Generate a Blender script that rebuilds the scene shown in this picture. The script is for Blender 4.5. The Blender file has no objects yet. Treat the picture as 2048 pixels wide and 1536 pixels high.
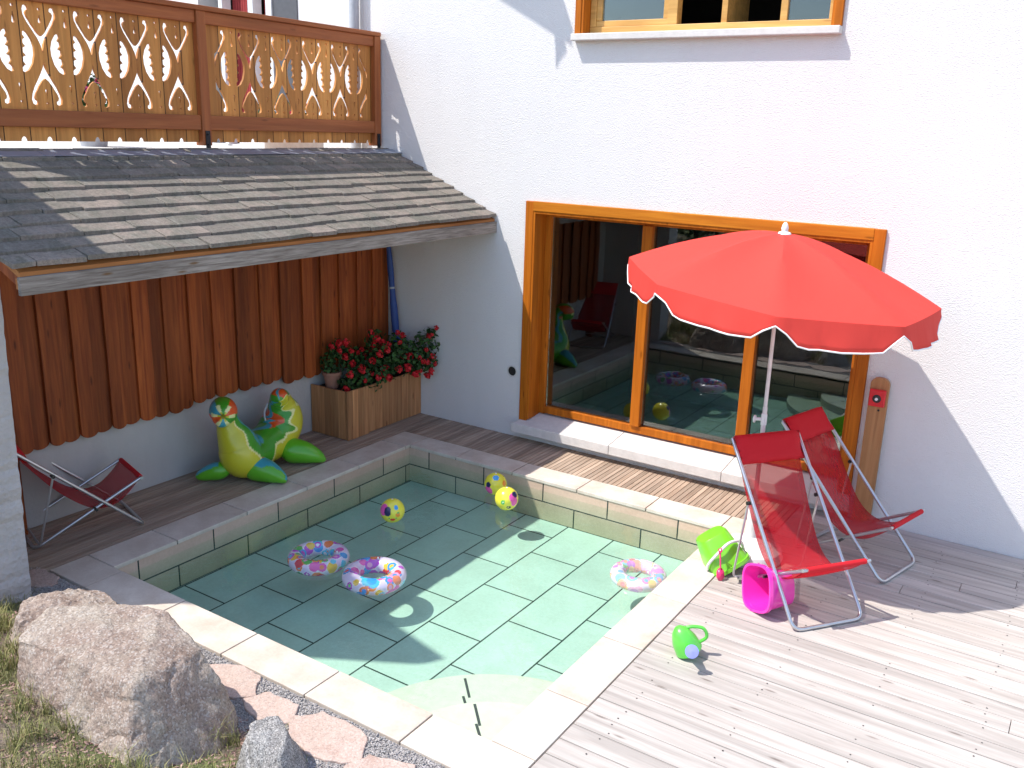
import bpy, bmesh, math, random
from math import sin, cos, pi, radians, sqrt, atan2
from mathutils import Matrix, Vector, noise
random.seed(7)
scn = bpy.context.scene
COL = scn.collection
# ------------------------------------------------------------------ camera
CAMR = [[0.8348462, 0.5496644, 0.0300135], [0.1731984, -0.2105237, -0.9621237], [-0.5225266, 0.8084237, -0.2709559]]
CAMP = [5.90127, -7.3646, 3.0]
cd = bpy.data.cameras.new('camera'); cam = bpy.data.objects.new('camera', cd); COL.objects.link(cam)
cd.sensor_width = 36; cd.lens = 31.997; cd.clip_start = .05; cd.clip_end = 3000
m = Matrix.Identity(4)
for i in range(3):
    m[i][0] = CAMR[0][i]; m[i][1] = -CAMR[1][i]; m[i][2] = -CAMR[2][i]; m[i][3] = CAMP[i]
cam.matrix_world = m
scn.camera = cam
# ------------------------------------------------------------------ light
SUN_TO = Vector((-.44, -.45, 1)).normalized()
w = bpy.data.worlds.new('World'); scn.world = w; w.use_nodes = True
nt = w.node_tree; bg = nt.nodes['Background']
sky = nt.nodes.new('ShaderNodeTexSky'); sky.sky_type = 'NISHITA'; sky.sun_disc = False
sky.sun_elevation = math.asin(SUN_TO.z); sky.sun_rotation = atan2(SUN_TO.x, SUN_TO.y) % (2 * pi)
sky.air_density = 1.0; sky.dust_density = .8; sky.ozone_density = 1.0
nt.links.new(sky.outputs[0], bg.inputs[0]); bg.inputs[1].default_value = .15
sd = bpy.data.lights.new('sun', 'SUN'); so = bpy.data.objects.new('sun', sd); COL.objects.link(so)
sd.energy = 2.85; sd.angle = radians(.55); sd.color = (1, .955, .88)
so.rotation_euler = (-SUN_TO).to_track_quat('-Z', 'Y').to_euler(); so.location = (0, -3, 12)
scn.view_settings.view_transform = 'Standard'; scn.view_settings.look = 'None'
scn.view_settings.exposure = 1.0; scn.view_settings.gamma = 1
scn.cycles.max_bounces = 10; scn.cycles.transparent_max_bounces = 24
scn.cycles.volume_bounces = 0

# ------------------------------------------------------------------ materials
class NT:
    def __init__(s, name):
        s.m = bpy.data.materials.new(name); s.m.use_nodes = True; s.t = s.m.node_tree
        s.b = s.t.nodes['Principled BSDF']; s.out = s.t.nodes['Material Output']
    def n(s, typ, **k):
        o = s.t.nodes.new('ShaderNode' + typ)
        for a, v in k.items():
            if a.startswith('i_'):
                key = a[2:]
                o.inputs[int(key) if key.isdigit() else key.replace('_', ' ')].default_value = v
            else: setattr(o, a, v)
        return o
    def l(s, a, b): s.t.links.new(a, b)
    def math(s, op, a, b=None, clamp=False):
        o = s.n('Math', operation=op); o.use_clamp = clamp
        for i, x in enumerate((a, b)):
            if x is None: continue
            if isinstance(x, (int, float)): o.inputs[i].default_value = x
            else: s.l(x, o.inputs[i])
        return o.outputs[0]
    def coord(s): return s.n('TexCoord').outputs['Object']
    def mapping(s, v, scale=(1, 1, 1), loc=(0, 0, 0), rot=(0, 0, 0)):
        o = s.n('Mapping'); s.l(v, o.inputs[0]); o.inputs[1].default_value = loc; o.inputs[2].default_value = rot; o.inputs[3].default_value = scale
        return o.outputs[0]
    def noise(s, v, scale, detail=4, rough=.55, dist=0):
        o = s.n('TexNoise'); s.l(v, o.inputs['Vector']); o.inputs['Scale'].default_value = scale
        o.inputs['Detail'].default_value = detail; o.inputs['Roughness'].default_value = rough; o.inputs['Distortion'].default_value = dist
        return o.outputs['Fac']
    def ramp(s, f, stops):
        o = s.n('ValToRGB'); s.l(f, o.inputs[0]); e = o.color_ramp.elements
        while len(e) < len(stops): e.new(.5)
        for i, (p, c) in enumerate(stops):
            e[i].position = p; e[i].color = (*c, 1) if len(c) == 3 else c
        return o.outputs[0]
    def mix(s, f, a, b, typ='MIX'):
        o = s.n('Mix', data_type='RGBA', blend_type=typ)
        for x, i in ((f, 0), (a, 6), (b, 7)):
            if isinstance(x, (int, float)): o.inputs[i].default_value = x
            elif isinstance(x, tuple): o.inputs[i].default_value = (*x, 1) if len(x) == 3 else x
            else: s.l(x, o.inputs[i])
        return o.outputs[2]
    def bump(s, h, strength=.3, dist=.01, normal=None):
        o = s.n('Bump', i_Strength=strength, i_Distance=dist); s.l(h, o.inputs['Height'])
        if normal: s.l(normal, o.inputs['Normal'])
        s.l(o.outputs[0], s.b.inputs['Normal']); return o.outputs[0]
    def col(s, c): 
        if isinstance(c, tuple): s.b.inputs['Base Color'].default_value = (*c, 1)
        else: s.l(c, s.b.inputs['Base Color'])
    def rough(s, r):
        if isinstance(r, (int, float)): s.b.inputs['Roughness'].default_value = r
        else: s.l(r, s.b.inputs['Roughness'])

def plain(name, c, rough=.5, metal=0, bump=0, bscale=60, var=.12, spec=.5, coat=0):
    t = NT(name); co = t.coord()
    nz = t.noise(co, bscale * .3, 3)
    t.col(t.mix(1, c, t.ramp(nz, [(.3, (1 - var,) * 3), (.7, (1 + var * .4,) * 3)]), 'MULTIPLY'))
    t.rough(rough); t.b.inputs['Metallic'].default_value = metal
    t.b.inputs['Specular IOR Level'].default_value = spec
    if coat: t.b.inputs['Coat Weight'].default_value = coat
    if bump: t.bump(t.noise(co, bscale, 4), bump, .01)
    return t.m

def wood(name, c1, c2, axis='Z', rough=.6, grain=1.0, vary=.5, knots=.6, spec=.35, dark=None, groove=0, seam=None):
    """stretched-noise grain; random per island shade"""
    t = NT(name); co = t.coord()
    r = t.n('NewGeometry').outputs['Random Per Island']
    off = t.n('CombineXYZ'); 
    for i in range(3): t.l(t.math('MULTIPLY', r, 37.0 + i * 11), off.inputs[i])
    va = t.n('VectorMath', operation='ADD'); t.l(co, va.inputs[0]); t.l(off.outputs[0], va.inputs[1]); v = va.outputs[0]
    sc = {'X': (1.2, 22, 22), 'Y': (22, 1.2, 22), 'Z': (22, 22, 1.2)}[axis]
    g = t.noise(t.mapping(v, sc), 1.6 * grain, 6, .62, .6)
    g2 = t.noise(t.mapping(v, tuple(a * .35 for a in sc)), 1.2, 3, .5, 1.2)
    base = t.mix(t.ramp(g, [(.3, (0, 0, 0)), (.72, (1, 1, 1))]), c1, c2)
    base = t.mix(t.math('MULTIPLY', t.ramp(g2, [(.35, (1, 1, 1)), (.62, (0, 0, 0))]), .45), base, tuple(x * .55 for x in c1))
    if vary:
        base = t.mix(1, base, t.ramp(r, [(0, (1 - vary * .55,) * 3), (.5, (1, 1, 1)), (1, (1 + vary * .35, 1 + vary * .3, 1 + vary * .25))]), 'MULTIPLY')
    if knots:
        ks = {'X': (1.6, 7, 7), 'Y': (7, 1.6, 7), 'Z': (7, 7, 1.6)}[axis]
        vo = t.n('TexVoronoi'); t.l(t.mapping(v, ks), vo.inputs[0]); vo.inputs['Scale'].default_value = 1.6
        kf = t.ramp(vo.outputs['Distance'], [(.05, (1, 1, 1)), (.13, (0, 0, 0))])
        base = t.mix(t.math('MULTIPLY', kf, knots), base, tuple(x * .3 for x in (dark or c1)))
    h = g
    if seam:   # dark seams between tongued boards along object axis (axis index, period, phase)
        ax, per, ph = seam
        sx = t.n('SeparateXYZ'); t.l(co, sx.inputs[0])
        fr = t.math('FRACT', t.math('DIVIDE', t.math('ADD', sx.outputs[ax], ph + 100 * per), per))
        cell = t.math('FLOOR', t.math('DIVIDE', t.math('ADD', sx.outputs[ax], ph + 100 * per), per))
        wn = t.n('TexWhiteNoise', noise_dimensions='1D'); t.l(cell, wn.inputs['W'])
        base = t.mix(1, base, t.ramp(wn.outputs['Value'], [(0, (.68, .60, .55)), (1, (1.15, 1.12, 1.05))]), 'MULTIPLY')
        d = t.math('ABSOLUTE', t.math('SUBTRACT', fr, .5))
        s_ = t.math('GREATER_THAN', d, .5 - .004 / per)
        base = t.mix(s_, base, tuple(x * .12 for x in c1))
    t.col(base); t.rough(rough); t.b.inputs['Specular IOR Level'].default_value = spec
    t.bump(h, .35, .004)
    return t.m

def plaster(name, c, stain=.1, strength=.55, scale=150):
    t = NT(name); co = t.coord()
    big = t.noise(co, .9, 4, .6)
    mid = t.noise(t.mapping(co, (3, 3, .5)), 1.4, 4, .6)
    cc = t.mix(1, c, t.ramp(big, [(.3, (1 - stain, 1 - stain * 1.05, 1 - stain * 1.1)), (.7, (1, 1, 1))]), 'MULTIPLY')
    cc = t.mix(1, cc, t.ramp(mid, [(.25, (1 - stain * .6,) * 3), (.6, (1, 1, 1))]), 'MULTIPLY')
    t.col(cc); t.rough(.92); t.b.inputs['Specular IOR Level'].default_value = .2
    vo = t.n('TexVoronoi'); t.l(co, vo.inputs[0]); vo.inputs['Scale'].default_value = scale * .55
    h = t.math('ADD', t.noise(co, scale * .45, 5, .7), t.math('MULTIPLY', vo.outputs['Distance'], .7))
    t.bump(h, strength, .012)
    return t.m

def brick(t, uvec, bw, rh, c1, c2, mort, ms=.008, squash=None):
    o = t.n('TexBrick'); t.l(uvec, o.inputs[0])
    o.offset = .5; o.offset_frequency = 2; o.squash = 1
    o.inputs['Color1'].default_value = (*c1, 1); o.inputs['Color2'].default_value = (*c2, 1); o.inputs['Mortar'].default_value = (*mort, 1)
    o.inputs['Scale'].default_value = 1; o.inputs['Mortar Size'].default_value = ms; o.inputs['Mortar Smooth'].default_value = 0
    o.inputs['Brick Width'].default_value = bw; o.inputs['Row Height'].default_value = rh
    return o

def tile_mat(name, swz, offs, bw, rh, c1, c2, mort, ms):
    """swz: source axes for brick u and v with sign"""
    t = NT(name); co = t.coord(); sx = t.n('SeparateXYZ'); t.l(co, sx.inputs[0]); cb = t.n('CombineXYZ')
    for k in (0, 1):
        ax, sg = swz[k]
        t.l(t.math('ADD', t.math('MULTIPLY', sx.outputs[ax], sg), offs[k]), cb.inputs[k])
    bk = brick(t, cb.outputs[0], bw, rh, c1, c2, mort, ms)
    nz = t.noise(co, 3, 6, .7); nz2 = t.noise(co, 45, 4, .7)
    c = t.mix(1, bk.outputs[0], t.ramp(nz, [(.3, (.88, .87, .85)), (.7, (1.04, 1.04, 1.04))]), 'MULTIPLY')
    c = t.mix(1, c, t.ramp(nz2, [(.3, (.92, .92, .91)), (.7, (1.03, 1.03, 1.03))]), 'MULTIPLY')
    t.col(c); t.rough(.7); t.bump(t.math('SUBTRACT', t.math('MULTIPLY', nz2, .3), bk.outputs['Fac']), .4, .004)
    return t.m

def vcol(name, rough=.3, coat=.3, trans=0, spec=.5):
    t = NT(name); a = t.n('Attribute', attribute_name='Col')
    t.col(a.outputs['Color']); t.rough(rough); t.b.inputs['Coat Weight'].default_value = coat; t.b.inputs['Coat Roughness'].default_value = .12
    if trans:
        tr = t.n('BsdfTransparent'); tr.inputs[0].default_value = (.97, .97, 1, 1); mx = t.n('MixShader', i_0=trans)
        t.l(t.b.outputs[0], mx.inputs[1]); t.l(tr.outputs[0], mx.inputs[2]); t.l(mx.outputs[0], t.out.inputs[0])
    t.bump(t.noise(t.coord(), 22, 2), .12, .01)
    return t.m

def stone(name, c1, c2, c3, scale=9, speck=.5, bump=.8):
    t = NT(name); co = t.coord()
    n1 = t.noise(co, scale, 8, .68); n2 = t.noise(co, scale * 12, 3, .8); n3 = t.noise(co, scale * .35, 3, .5, 1)
    c = t.mix(t.ramp(n1, [(.35, (0, 0, 0)), (.65, (1, 1, 1))]), c1, c2)
    c = t.mix(t.ramp(n3, [(.42, (0, 0, 0)), (.66, (.8, .8, .8))]), c, c3)
    c = t.mix(1, c, t.ramp(n2, [(.38, (1 - speck,) * 3), (.5, (1, 1, 1)), (.68, (1 + speck * .6,) * 3)]), 'MULTIPLY')
    vo = t.n('TexVoronoi'); t.l(co, vo.inputs[0]); vo.inputs['Scale'].default_value = scale * 16
    vs = t.n('SeparateColor'); t.l(vo.outputs['Color'], vs.inputs[0])
    c = t.mix(t.math('MULTIPLY', t.math('GREATER_THAN', vs.outputs[0], .80), speck), c, (.06, .05, .05)); c = t.mix(t.math('MULTIPLY', t.math('GREATER_THAN', vs.outputs[1], .82), speck), c, (.78, .74, .70))
    t.col(c); t.rough(.9); t.b.inputs['Specular IOR Level'].default_value = .25
    b1 = t.bump(n1, bump, .05); t.bump(n2, bump * .6, .008, b1)
    return t.m

def glass(name, ior=1.75, tint=(.80, .85, .83)):
    t = NT(name); t.t.nodes.remove(t.b)
    fr = t.n('Fresnel', i_IOR=ior); g = t.n('BsdfGlossy', i_Roughness=0.003); g.inputs[0].default_value = (.95, .98, 1, 1)
    tr = t.n('BsdfTransparent'); tr.inputs[0].default_value = (*tint, 1); mx = t.n('MixShader')
    nb = t.n('Bump', i_Strength=.03, i_Distance=.02); t.l(t.noise(t.coord(), 1.6, 2), nb.inputs['Height']); t.l(nb.outputs[0], g.inputs['Normal'])
    t.l(fr.outputs[0], mx.inputs[0]); t.l(tr.outputs[0], mx.inputs[1]); t.l(g.outputs[0], mx.inputs[2]); t.l(mx.outputs[0], t.out.inputs[0])
    return t.m

M = {}
M['plaster'] = plaster('white_plaster', (.77, .752, .745), .035, .5, 240)
M['plaster_old'] = plaster('worn_plaster', (.60, .58, .58), .22, .8, 60)
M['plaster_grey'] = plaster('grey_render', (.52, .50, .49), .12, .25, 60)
M['terrace'] = plain('terrace_concrete', (.55, .53, .5), .9, bump=.3)
M['trim'] = wood('varnished_pine', (.40, .098, .008), (.62, .185, .015), 'Z', .45, .8, .3, .6, .15)
M['trimx'] = wood('varnished_pine_level', (.48, .14, .012), (.70, .25, .022), 'X', .45, .8, .3, .6, .15)
M['sash'] = wood('golden_pine', (.62, .32, .08), (.80, .47, .15), 'X', .4, .8, .2, .4, .4)
M['clad'] = wood('red_stained_larch', (.20, .038, .010), (.44, .115, .026), 'Z', .55, .8, .55, .75, .3)
M['rail'] = wood('honey_larch', (.56, .235, .060), (.78, .38, .11), 'Z', .55, .8, .3, .6, .3, seam=(1, .187, .1655))
M['railm'] = wood('red_larch_rail', (.36, .10, .032), (.52, .175, .055), 'Y', .5, .8, .3, .5, .3)
M['railp'] = wood('red_larch_post', (.36, .10, .032), (.50, .165, .05), 'Z', .5, .8, .3, .5, .3)
M['slat'] = wood('brown_decking', (.33, .235, .17), (.58, .46, .36), 'Y', .75, .9, .4, .4, .25)
M['deck'] = wood('silvered_decking', (.42, .375, .34), (.60, .555, .515), 'X', .8, .9, .13, .6, .2, dark=(.30, .2, .15))
M['planter'] = wood('light_larch', (.38, .17, .07), (.60, .31, .14), 'Z', .65, .8, .55, .8, .3)
M['fascia'] = wood('grey_weathered_board', (.16, .13, .11), (.44, .40, .36), 'Y', .9, 2.2, .1, .8, .1, dark=(.5, .25, .08))
M['batten'] = wood('orange_roof_batten', (.42, .16, .05), (.62, .27, .09), 'Y', .7, .8, .2, .6, .2)
M['plank'] = wood('plain_larch_plank', (.42, .19, .075), (.60, .32, .14), 'Z', .55, .8, 0, .8, .3)
M['glass'] = glass('window_glass')
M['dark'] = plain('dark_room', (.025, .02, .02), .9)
M['redcurtain'] = plain('red_curtain', (.30, .03, .03), .9)
M['whiteframe'] = plain('white_painted_frame', (.78, .79, .80), .4)
M['greydoor'] = plain('dark_grey_panel', (.09, .09, .10), .5)
M['pipegrey'] = plain('grey_downpipe', (.42, .44, .48), .4)
M['flash'] = plain('zinc_flashing', (.30, .34, .42), .45, .5, .1, 20)
M['bolt'] = plain('black_iron', (.03, .03, .035), .5, .6)
M['blue'] = plain('blue_cloth', (.03, .075, .28), .6)
M['alu'] = plain('aluminium_tube', (.56, .57, .60), .32, .85, var=.05)
M['polewhite'] = plain('white_pole', (.74, .70, .70), .4, .1)
M['plastic_white'] = plain('white_plastic', (.82, .82, .82), .35)
M['black'] = plain('black_plastic', (.02, .02, .02), .4)
M['green_pl'] = plain('green_plastic', (.20, .62, .03), .3, coat=.4, var=.04)
M['green_can'] = plain('bright_green_plastic', (.12, .60, .07), .3, coat=.4, var=.04)
M['pink_pl'] = plain('magenta_plastic', (.85, .03, .42), .3, coat=.4, var=.04)
M['shovel'] = plain('raspberry_plastic', (.75, .03, .16), .3, coat=.3, var=.04)
M['violet'] = plain('lilac_plastic', (.30, .33, .75), .4)
M['alarm'] = plain('red_box_paint', (.70, .02, .03), .35)
M['terracotta'] = plain('terracotta', (.40, .19, .13), .85, bump=.3)
M['soil'] = plain('potting_soil', (.03, .02, .015), .95, bump=.5)
M['petal'] = plain('red_petals', (.62, .012, .02), .6, var=.3)
M['pinkpetal'] = plain('pink_petals', (.75, .06, .20), .6, var=.3)
M['leaf'] = NT('geranium_leaf')
def leafmat(name, c1, c2, rough=.55):
    t = NT(name); r = t.n('NewGeometry').outputs['Random Per Island']
    t.col(t.ramp(r, [(0, c1), (1, c2)])); t.rough(rough); t.b.inputs['Specular IOR Level'].default_value = .3
    return t.m
bpy.data.materials.remove(M['leaf'].m)
M['leaf'] = leafmat('geranium_leaf', (.012, .035, .010), (.055, .13, .03))
M['shrubleaf'] = leafmat('shrub_leaf', (.02, .045, .012), (.09, .16, .04))
M['grass'] = leafmat('dry_grass', (.10, .13, .03), (.42, .38, .16), .7)
M['bark'] = wood('tree_bark', (.10, .07, .05), (.20, .16, .12), 'Z', .95, .8, 0, 0, .1)
M['rock'] = stone('pink_granite', (.27, .195, .155), (.40, .315, .265), (.47, .41, .34), 7, .26)
M['rockg'] = stone('grey_granite', (.27, .26, .25), (.42, .41, .40), (.32, .29, .27), 12, .5)
M['rockd'] = stone('mossy_rock', (.20, .16, .13), (.36, .31, .27), (.22, .20, .13), 8, .4)
M['flag'] = stone('pink_sandstone', (.44, .31, .26), (.60, .46, .40), (.52, .40, .34), 8, .16, .4)
M['pebble'] = stone('grey_pebble', (.50, .47, .45), (.80, .76, .74), (.64, .58, .56), 60, .4)
M['coping'] = None
# sandstone coping slabs
def coping():
    t = NT('cream_limestone'); co = t.coord(); r = t.n('NewGeometry').outputs['Random Per Island']
    n1 = t.noise(co, 3.5, 6, .65); n2 = t.noise(co, 60, 4, .7)
    c = t.mix(t.ramp(n1, [(.32, (0, 0, 0)), (.68, (1, 1, 1))]), (.56, .47, .39), (.74, .68, .60))
    c = t.mix(1, c, t.ramp(r, [(0, (.88, .85, .83)), (1, (1.06, 1.06, 1.06))]), 'MULTIPLY')
    c = t.mix(1, c, t.ramp(n2, [(.3, (.92,) * 3), (.7, (1.04,) * 3)]), 'MULTIPLY')
    t.col(c); t.rough(.75); t.bump(n2, .25, .004); return t.m
M['coping'] = coping()
M['grout'] = plain('dark_grout', (.035, .045, .04), .9)
M['sillstone'] = plain('pale_sill_stone', (.66, .63, .60), .7, bump=.2, var=.1)
M['floor_tile'] = tile_mat('pool_floor_tiles', ((1, -1), (0, 1)), (-1.13 + 6.8, -.54 + 4.48), .68, .448, (.58, .65, .61), (.52, .59, .56), (.025, .045, .04), .0062)
M['wall_tile_left'] = tile_mat('pool_wall_tiles_side', ((1, -1), (2, 1)), (-.5925 + 6.55, .382 + .354 * 2), .655, .177, (.70, .51, .40), (.60, .43, .33), (.02, .035, .03), .006)
M['wall_tile_back'] = tile_mat('pool_wall_tiles_end', ((0, 1), (2, 1)), (-.126 + 6.45, .382 + .354 * 2), .645, .177, (.70, .51, .40), (.60, .43, .33), (.02, .035, .03), .006)
M['step'] = plain('cream_step_stone', (.62, .60, .50), .7, bump=.15, var=.08)

def shingle():
    t = NT('weathered_slate'); co = t.coord(); r = t.n('NewGeometry').outputs['Random Per Island']
    n1 = t.noise(co, 6, 6, .7); n2 = t.noise(co, 50, 5, .75); n3 = t.noise(t.mapping(co, (3, 14, 3)), 1.5, 4)
    c = t.ramp(r, [(0, (.17, .15, .13)), (.35, (.20, .175, .15)), (.7, (.23, .195, .165)), (1, (.28, .23, .195))])
    c = t.mix(t.ramp(n1, [(.45, (0, 0, 0)), (.65, (.8, .8, .8))]), c, (.13, .13, .105))
    c = t.mix(t.ramp(n3, [(.52, (0, 0, 0)), (.72, (.7, .7, .7))]), c, (.25, .235, .205))
    c = t.mix(1, c, t.ramp(n2, [(.3, (.65,) * 3), (.7, (1.25,) * 3)]), 'MULTIPLY')
    t.col(c); t.rough(.88); t.b.inputs['Specular IOR Level'].default_value = .3; t.bump(t.math('ADD', n1, n2), .7, .01); return t.m
M['shingle'] = shingle()

def ground():
    t = NT('earth_and_gravel'); co = t.coord()
    n1 = t.noise(co, 1.2, 5, .6); n2 = t.noise(co, 40, 6, .8); n3 = t.noise(co, 9, 5, .7)
    soil = t.mix(t.ramp(n3, [(.35, (0, 0, 0)), (.65, (1, 1, 1))]), (.22, .14, .11), (.38, .29, .24))
    soil = t.mix(t.ramp(n1, [(.45, (0, 0, 0)), (.6, (1, 1, 1))]), soil, (.17, .19, .07))
    c = t.mix(1, soil, t.ramp(n2, [(.3, (.5,) * 3), (.7, (1.4,) * 3)]), 'MULTIPLY')
    t.col(c); t.rough(.95); t.bump(t.math('ADD', n2, n3), .8, .03); return t.m
M['ground'] = ground()
def gravelm():
    t = NT('grey_gravel'); co = t.coord()
    vo = t.n('TexVoronoi'); t.l(co, vo.inputs[0]); vo.inputs['Scale'].default_value = 95; vo.inputs['Randomness'].default_value = 1
    n2 = t.noise(co, 120, 4, .8)
    sc = t.n('SeparateColor'); t.l(vo.outputs['Color'], sc.inputs[0])
    c = t.ramp(sc.outputs[0], [(0, (.40, .37, .36)), (.5, (.60, .56, .55)), (1, (.80, .76, .74))])
    c = t.mix(t.ramp(vo.outputs['Distance'], [(.35, (0, 0, 0)), (.75, (.85, .85, .85))]), c, (.26, .24, .23))
    t.col(c); t.rough(.95); t.bump(t.math('SUBTRACT', n2, t.math('MULTIPLY', vo.outputs['Distance'], 2)), .9, .012); return t.m
M['gravel'] = gravelm()

def water():
    t = NT('pool_water'); t.t.nodes.remove(t.b); co = t.coord()
    fr = t.n('Fresnel', i_IOR=1.40); g = t.n('BsdfGlossy', i_Roughness=.02); tr = t.n('BsdfTransparent'); mx = t.n('MixShader')
    tr.inputs[0].default_value = (.97, 1, .985, 1)
    w1 = t.noise(co, 9, 3, .5); w2 = t.noise(co, 2.2, 2, .5)
    # small ripple rings where water wells up
    sx = t.n('VectorMath', operation='DISTANCE'); t.l(co, sx.inputs[0]); sx.inputs[1].default_value = (2.45, -2.35, -.105)
    d = sx.outputs['Value']; ring = t.math('MULTIPLY', t.math('SINE', t.math('MULTIPLY', d, 120)), t.math('POWER', 2.718, t.math('MULTIPLY', d, -9)))
    h = t.math('ADD', t.math('ADD', t.math('MULTIPLY', w1, .5), w2), t.math('MULTIPLY', ring, .12))
    b = t.n('Bump', i_Strength=.30, i_Distance=.03); t.l(h, b.inputs['Height'])
    t.l(b.outputs[0], g.inputs['Normal']); t.l(b.outputs[0], fr.inputs['Normal'])
    ge = t.n('NewGeometry'); sz = t.n('SeparateXYZ'); t.l(ge.outputs['True Normal'], sz.inputs[0])   # only the open surface mirrors; sides touching the tiles do not
    up_ = t.math('GREATER_THAN', t.math('ABSOLUTE', sz.outputs[2]), .5); out_ = t.math('SUBTRACT', 1.0, ge.outputs['Backfacing'])
    fac = t.math('MULTIPLY', t.math('MULTIPLY', fr.outputs[0], up_), out_)
    t.l(fac, mx.inputs[0]); t.l(tr.outputs[0], mx.inputs[1]); t.l(g.outputs[0], mx.inputs[2]); t.l(mx.outputs[0], t.out.inputs[0])
    va = t.n('VolumeAbsorption', i_Density=.78); va.inputs[0].default_value = (.40, .84, .66, 1)
    t.l(va.outputs[0], t.out.inputs['Volume'])
    return t.m
M['water'] = water()

def cloth(name, c, trans=.22, see=0.0, weave=0):
    t = NT(name); t.col(c); t.rough(.75); t.b.inputs['Specular IOR Level'].default_value = .3
    tl = t.n('BsdfTranslucent'); tl.inputs[0].default_value = (*c, 1)
    mx = t.n('MixShader', i_0=trans); t.l(t.b.outputs[0], mx.inputs[1]); t.l(tl.outputs[0], mx.inputs[2]); last = mx.outputs[0]
    if see:
        tr = t.n('BsdfTransparent'); m2 = t.n('MixShader', i_0=see); t.l(last, m2.inputs[1]); t.l(tr.outputs[0], m2.inputs[2]); last = m2.outputs[0]
    t.l(last, t.out.inputs[0])
    t.bump(t.noise(t.mapping(t.coord(), (1, 1, .5)), 9, 4, .55), .22, .02)
    return t.m
M['canopy'] = cloth('coral_red_canvas', (.84, .085, .065), .32)
M['sling'] = cloth('red_mesh_fabric', (.58, .015, .03), .35, .40)
M['pillow'] = cloth('red_pillow_fabric', (.60, .015, .025), .1)
M['trimw'] = plain('white_piping', (.85, .85, .85), .6)

# ------------------------------------------------------------------ mesh helpers
class MB:
    def __init__(s): s.v = []; s.f = []; s.c = []
    def add(s, v, f, c=None):
        o = len(s.v); s.v += [tuple(x) for x in v]; s.f += [[i + o for i in q] for q in f]
        if c: s.c += c
    def box(s, x0, x1, y0, y1, z0, z1, M4=None):
        v = [Vector((x, y, z)) for x in (x0, x1) for y in (y0, y1) for z in (z0, z1)]
        if M4: v = [M4 @ a for a in v]
        s.add(v, [(0, 1, 3, 2), (4, 6, 7, 5), (0, 4, 5, 1), (2, 3, 7, 6), (0, 2, 6, 4), (1, 5, 7, 3)])
        return s
    def prism(s, poly, a0, a1, axis='Z'):
        """poly list of 2D points; axis extrude. Z:(x,y) Y:(x,z) X:(y,z)"""
        def P(p, a): return {'Z': (p[0], p[1], a), 'Y': (p[0], a, p[1]), 'X': (a, p[0], p[1])}[axis]
        n = len(poly); v = [P(p, a0) for p in poly] + [P(p, a1) for p in poly]
        f = [list(range(n))[::-1], list(range(n, 2 * n))] + [(i, (i + 1) % n, n + (i + 1) % n, n + i) for i in range(n)]
        s.add(v, f); return s
    def tube(s, pts, r, seg=10, closed=False, caps=True):
        pts = [Vector(p) for p in pts]; n = len(pts); R_ = r if isinstance(r, (list, tuple)) else [r] * n
        up = Vector((0, 0, 1)); rings = []; prev = None
        for i in range(n):
            if closed: d = pts[(i + 1) % n] - pts[i - 1]
            else: d = pts[min(i + 1, n - 1)] - pts[max(i - 1, 0)]
            d = d.normalized() if d.length > 1e-9 else Vector((0, 0, 1))
            if prev is None:
                a = up if abs(d.dot(up)) < .95 else Vector((1, 0, 0)); x = (a - d * a.dot(d)).normalized()
            else: x = (prev - d * prev.dot(d)).normalized()
            prev = x; y = d.cross(x)
            rings.append([pts[i] + (x * cos(2 * pi * k / seg) + y * sin(2 * pi * k / seg)) * R_[i] for k in range(seg)])
        v = [p for q in rings for p in q]; f = []
        for i in range(n - (0 if closed else 1)):
            j = (i + 1) % n
            for k in range(seg): f.append((i * seg + k, i * seg + (k + 1) % seg, j * seg + (k + 1) % seg, j * seg + k))
        if caps and not closed: f.append(list(range(seg))[::-1]); f.append([(n - 1) * seg + k for k in range(seg)])
        s.add(v, f); return s
    def lathe(s, prof, seg=32, M4=None, cap=True):
        v = [Vector((r * cos(2 * pi * k / seg), r * sin(2 * pi * k / seg), z)) for r, z in prof for k in range(seg)]
        if M4: v = [M4 @ a for a in v]
        f = [(i * seg + k, i * seg + (k + 1) % seg, (i + 1) * seg + (k + 1) % seg, (i + 1) * seg + k) for i in range(len(prof) - 1) for k in range(seg)]
        if cap: f.append(list(range(seg))[::-1]); f.append([(len(prof) - 1) * seg + k for k in range(seg)])
        s.add(v, f); return s
    def build(s, name, mat, parent=None, smooth=False, bevel=0, sub=0, solid=0):
        me = bpy.data.meshes.new(name); me.from_pydata(s.v, [], s.f); me.materials.append(mat)
        bm = bmesh.new(); bm.from_mesh(me); bmesh.ops.recalc_face_normals(bm, faces=bm.faces); bm.to_mesh(me); bm.free()
        if s.c and len(s.c) == len(s.v):
            at = me.color_attributes.new('Col', 'FLOAT_COLOR', 'POINT')
            for i, c in enumerate(s.c): at.data[i].color = (*c, 1)
        o = bpy.data.objects.new(name, me); COL.objects.link(o)
        if smooth: me.shade_smooth() if smooth is True else me.set_sharp_from_angle(angle=radians(smooth))
        if solid: md = o.modifiers.new('s', 'SOLIDIFY'); md.thickness = solid; md.offset = 0
        if sub: md = o.modifiers.new('u', 'SUBSURF'); md.levels = sub; md.render_levels = sub
        if bevel: md = o.modifiers.new('b', 'BEVEL'); md.width = bevel; md.segments = 2; md.limit_method = 'ANGLE'
        if parent: o.parent = parent
        return o
def tag(o, label=None, cat=None, group=None, kind=None):
    if label: o['label'] = label
    if cat: o['category'] = cat
    if group: o['group'] = group
    if kind: o['kind'] = kind
    return o
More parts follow.
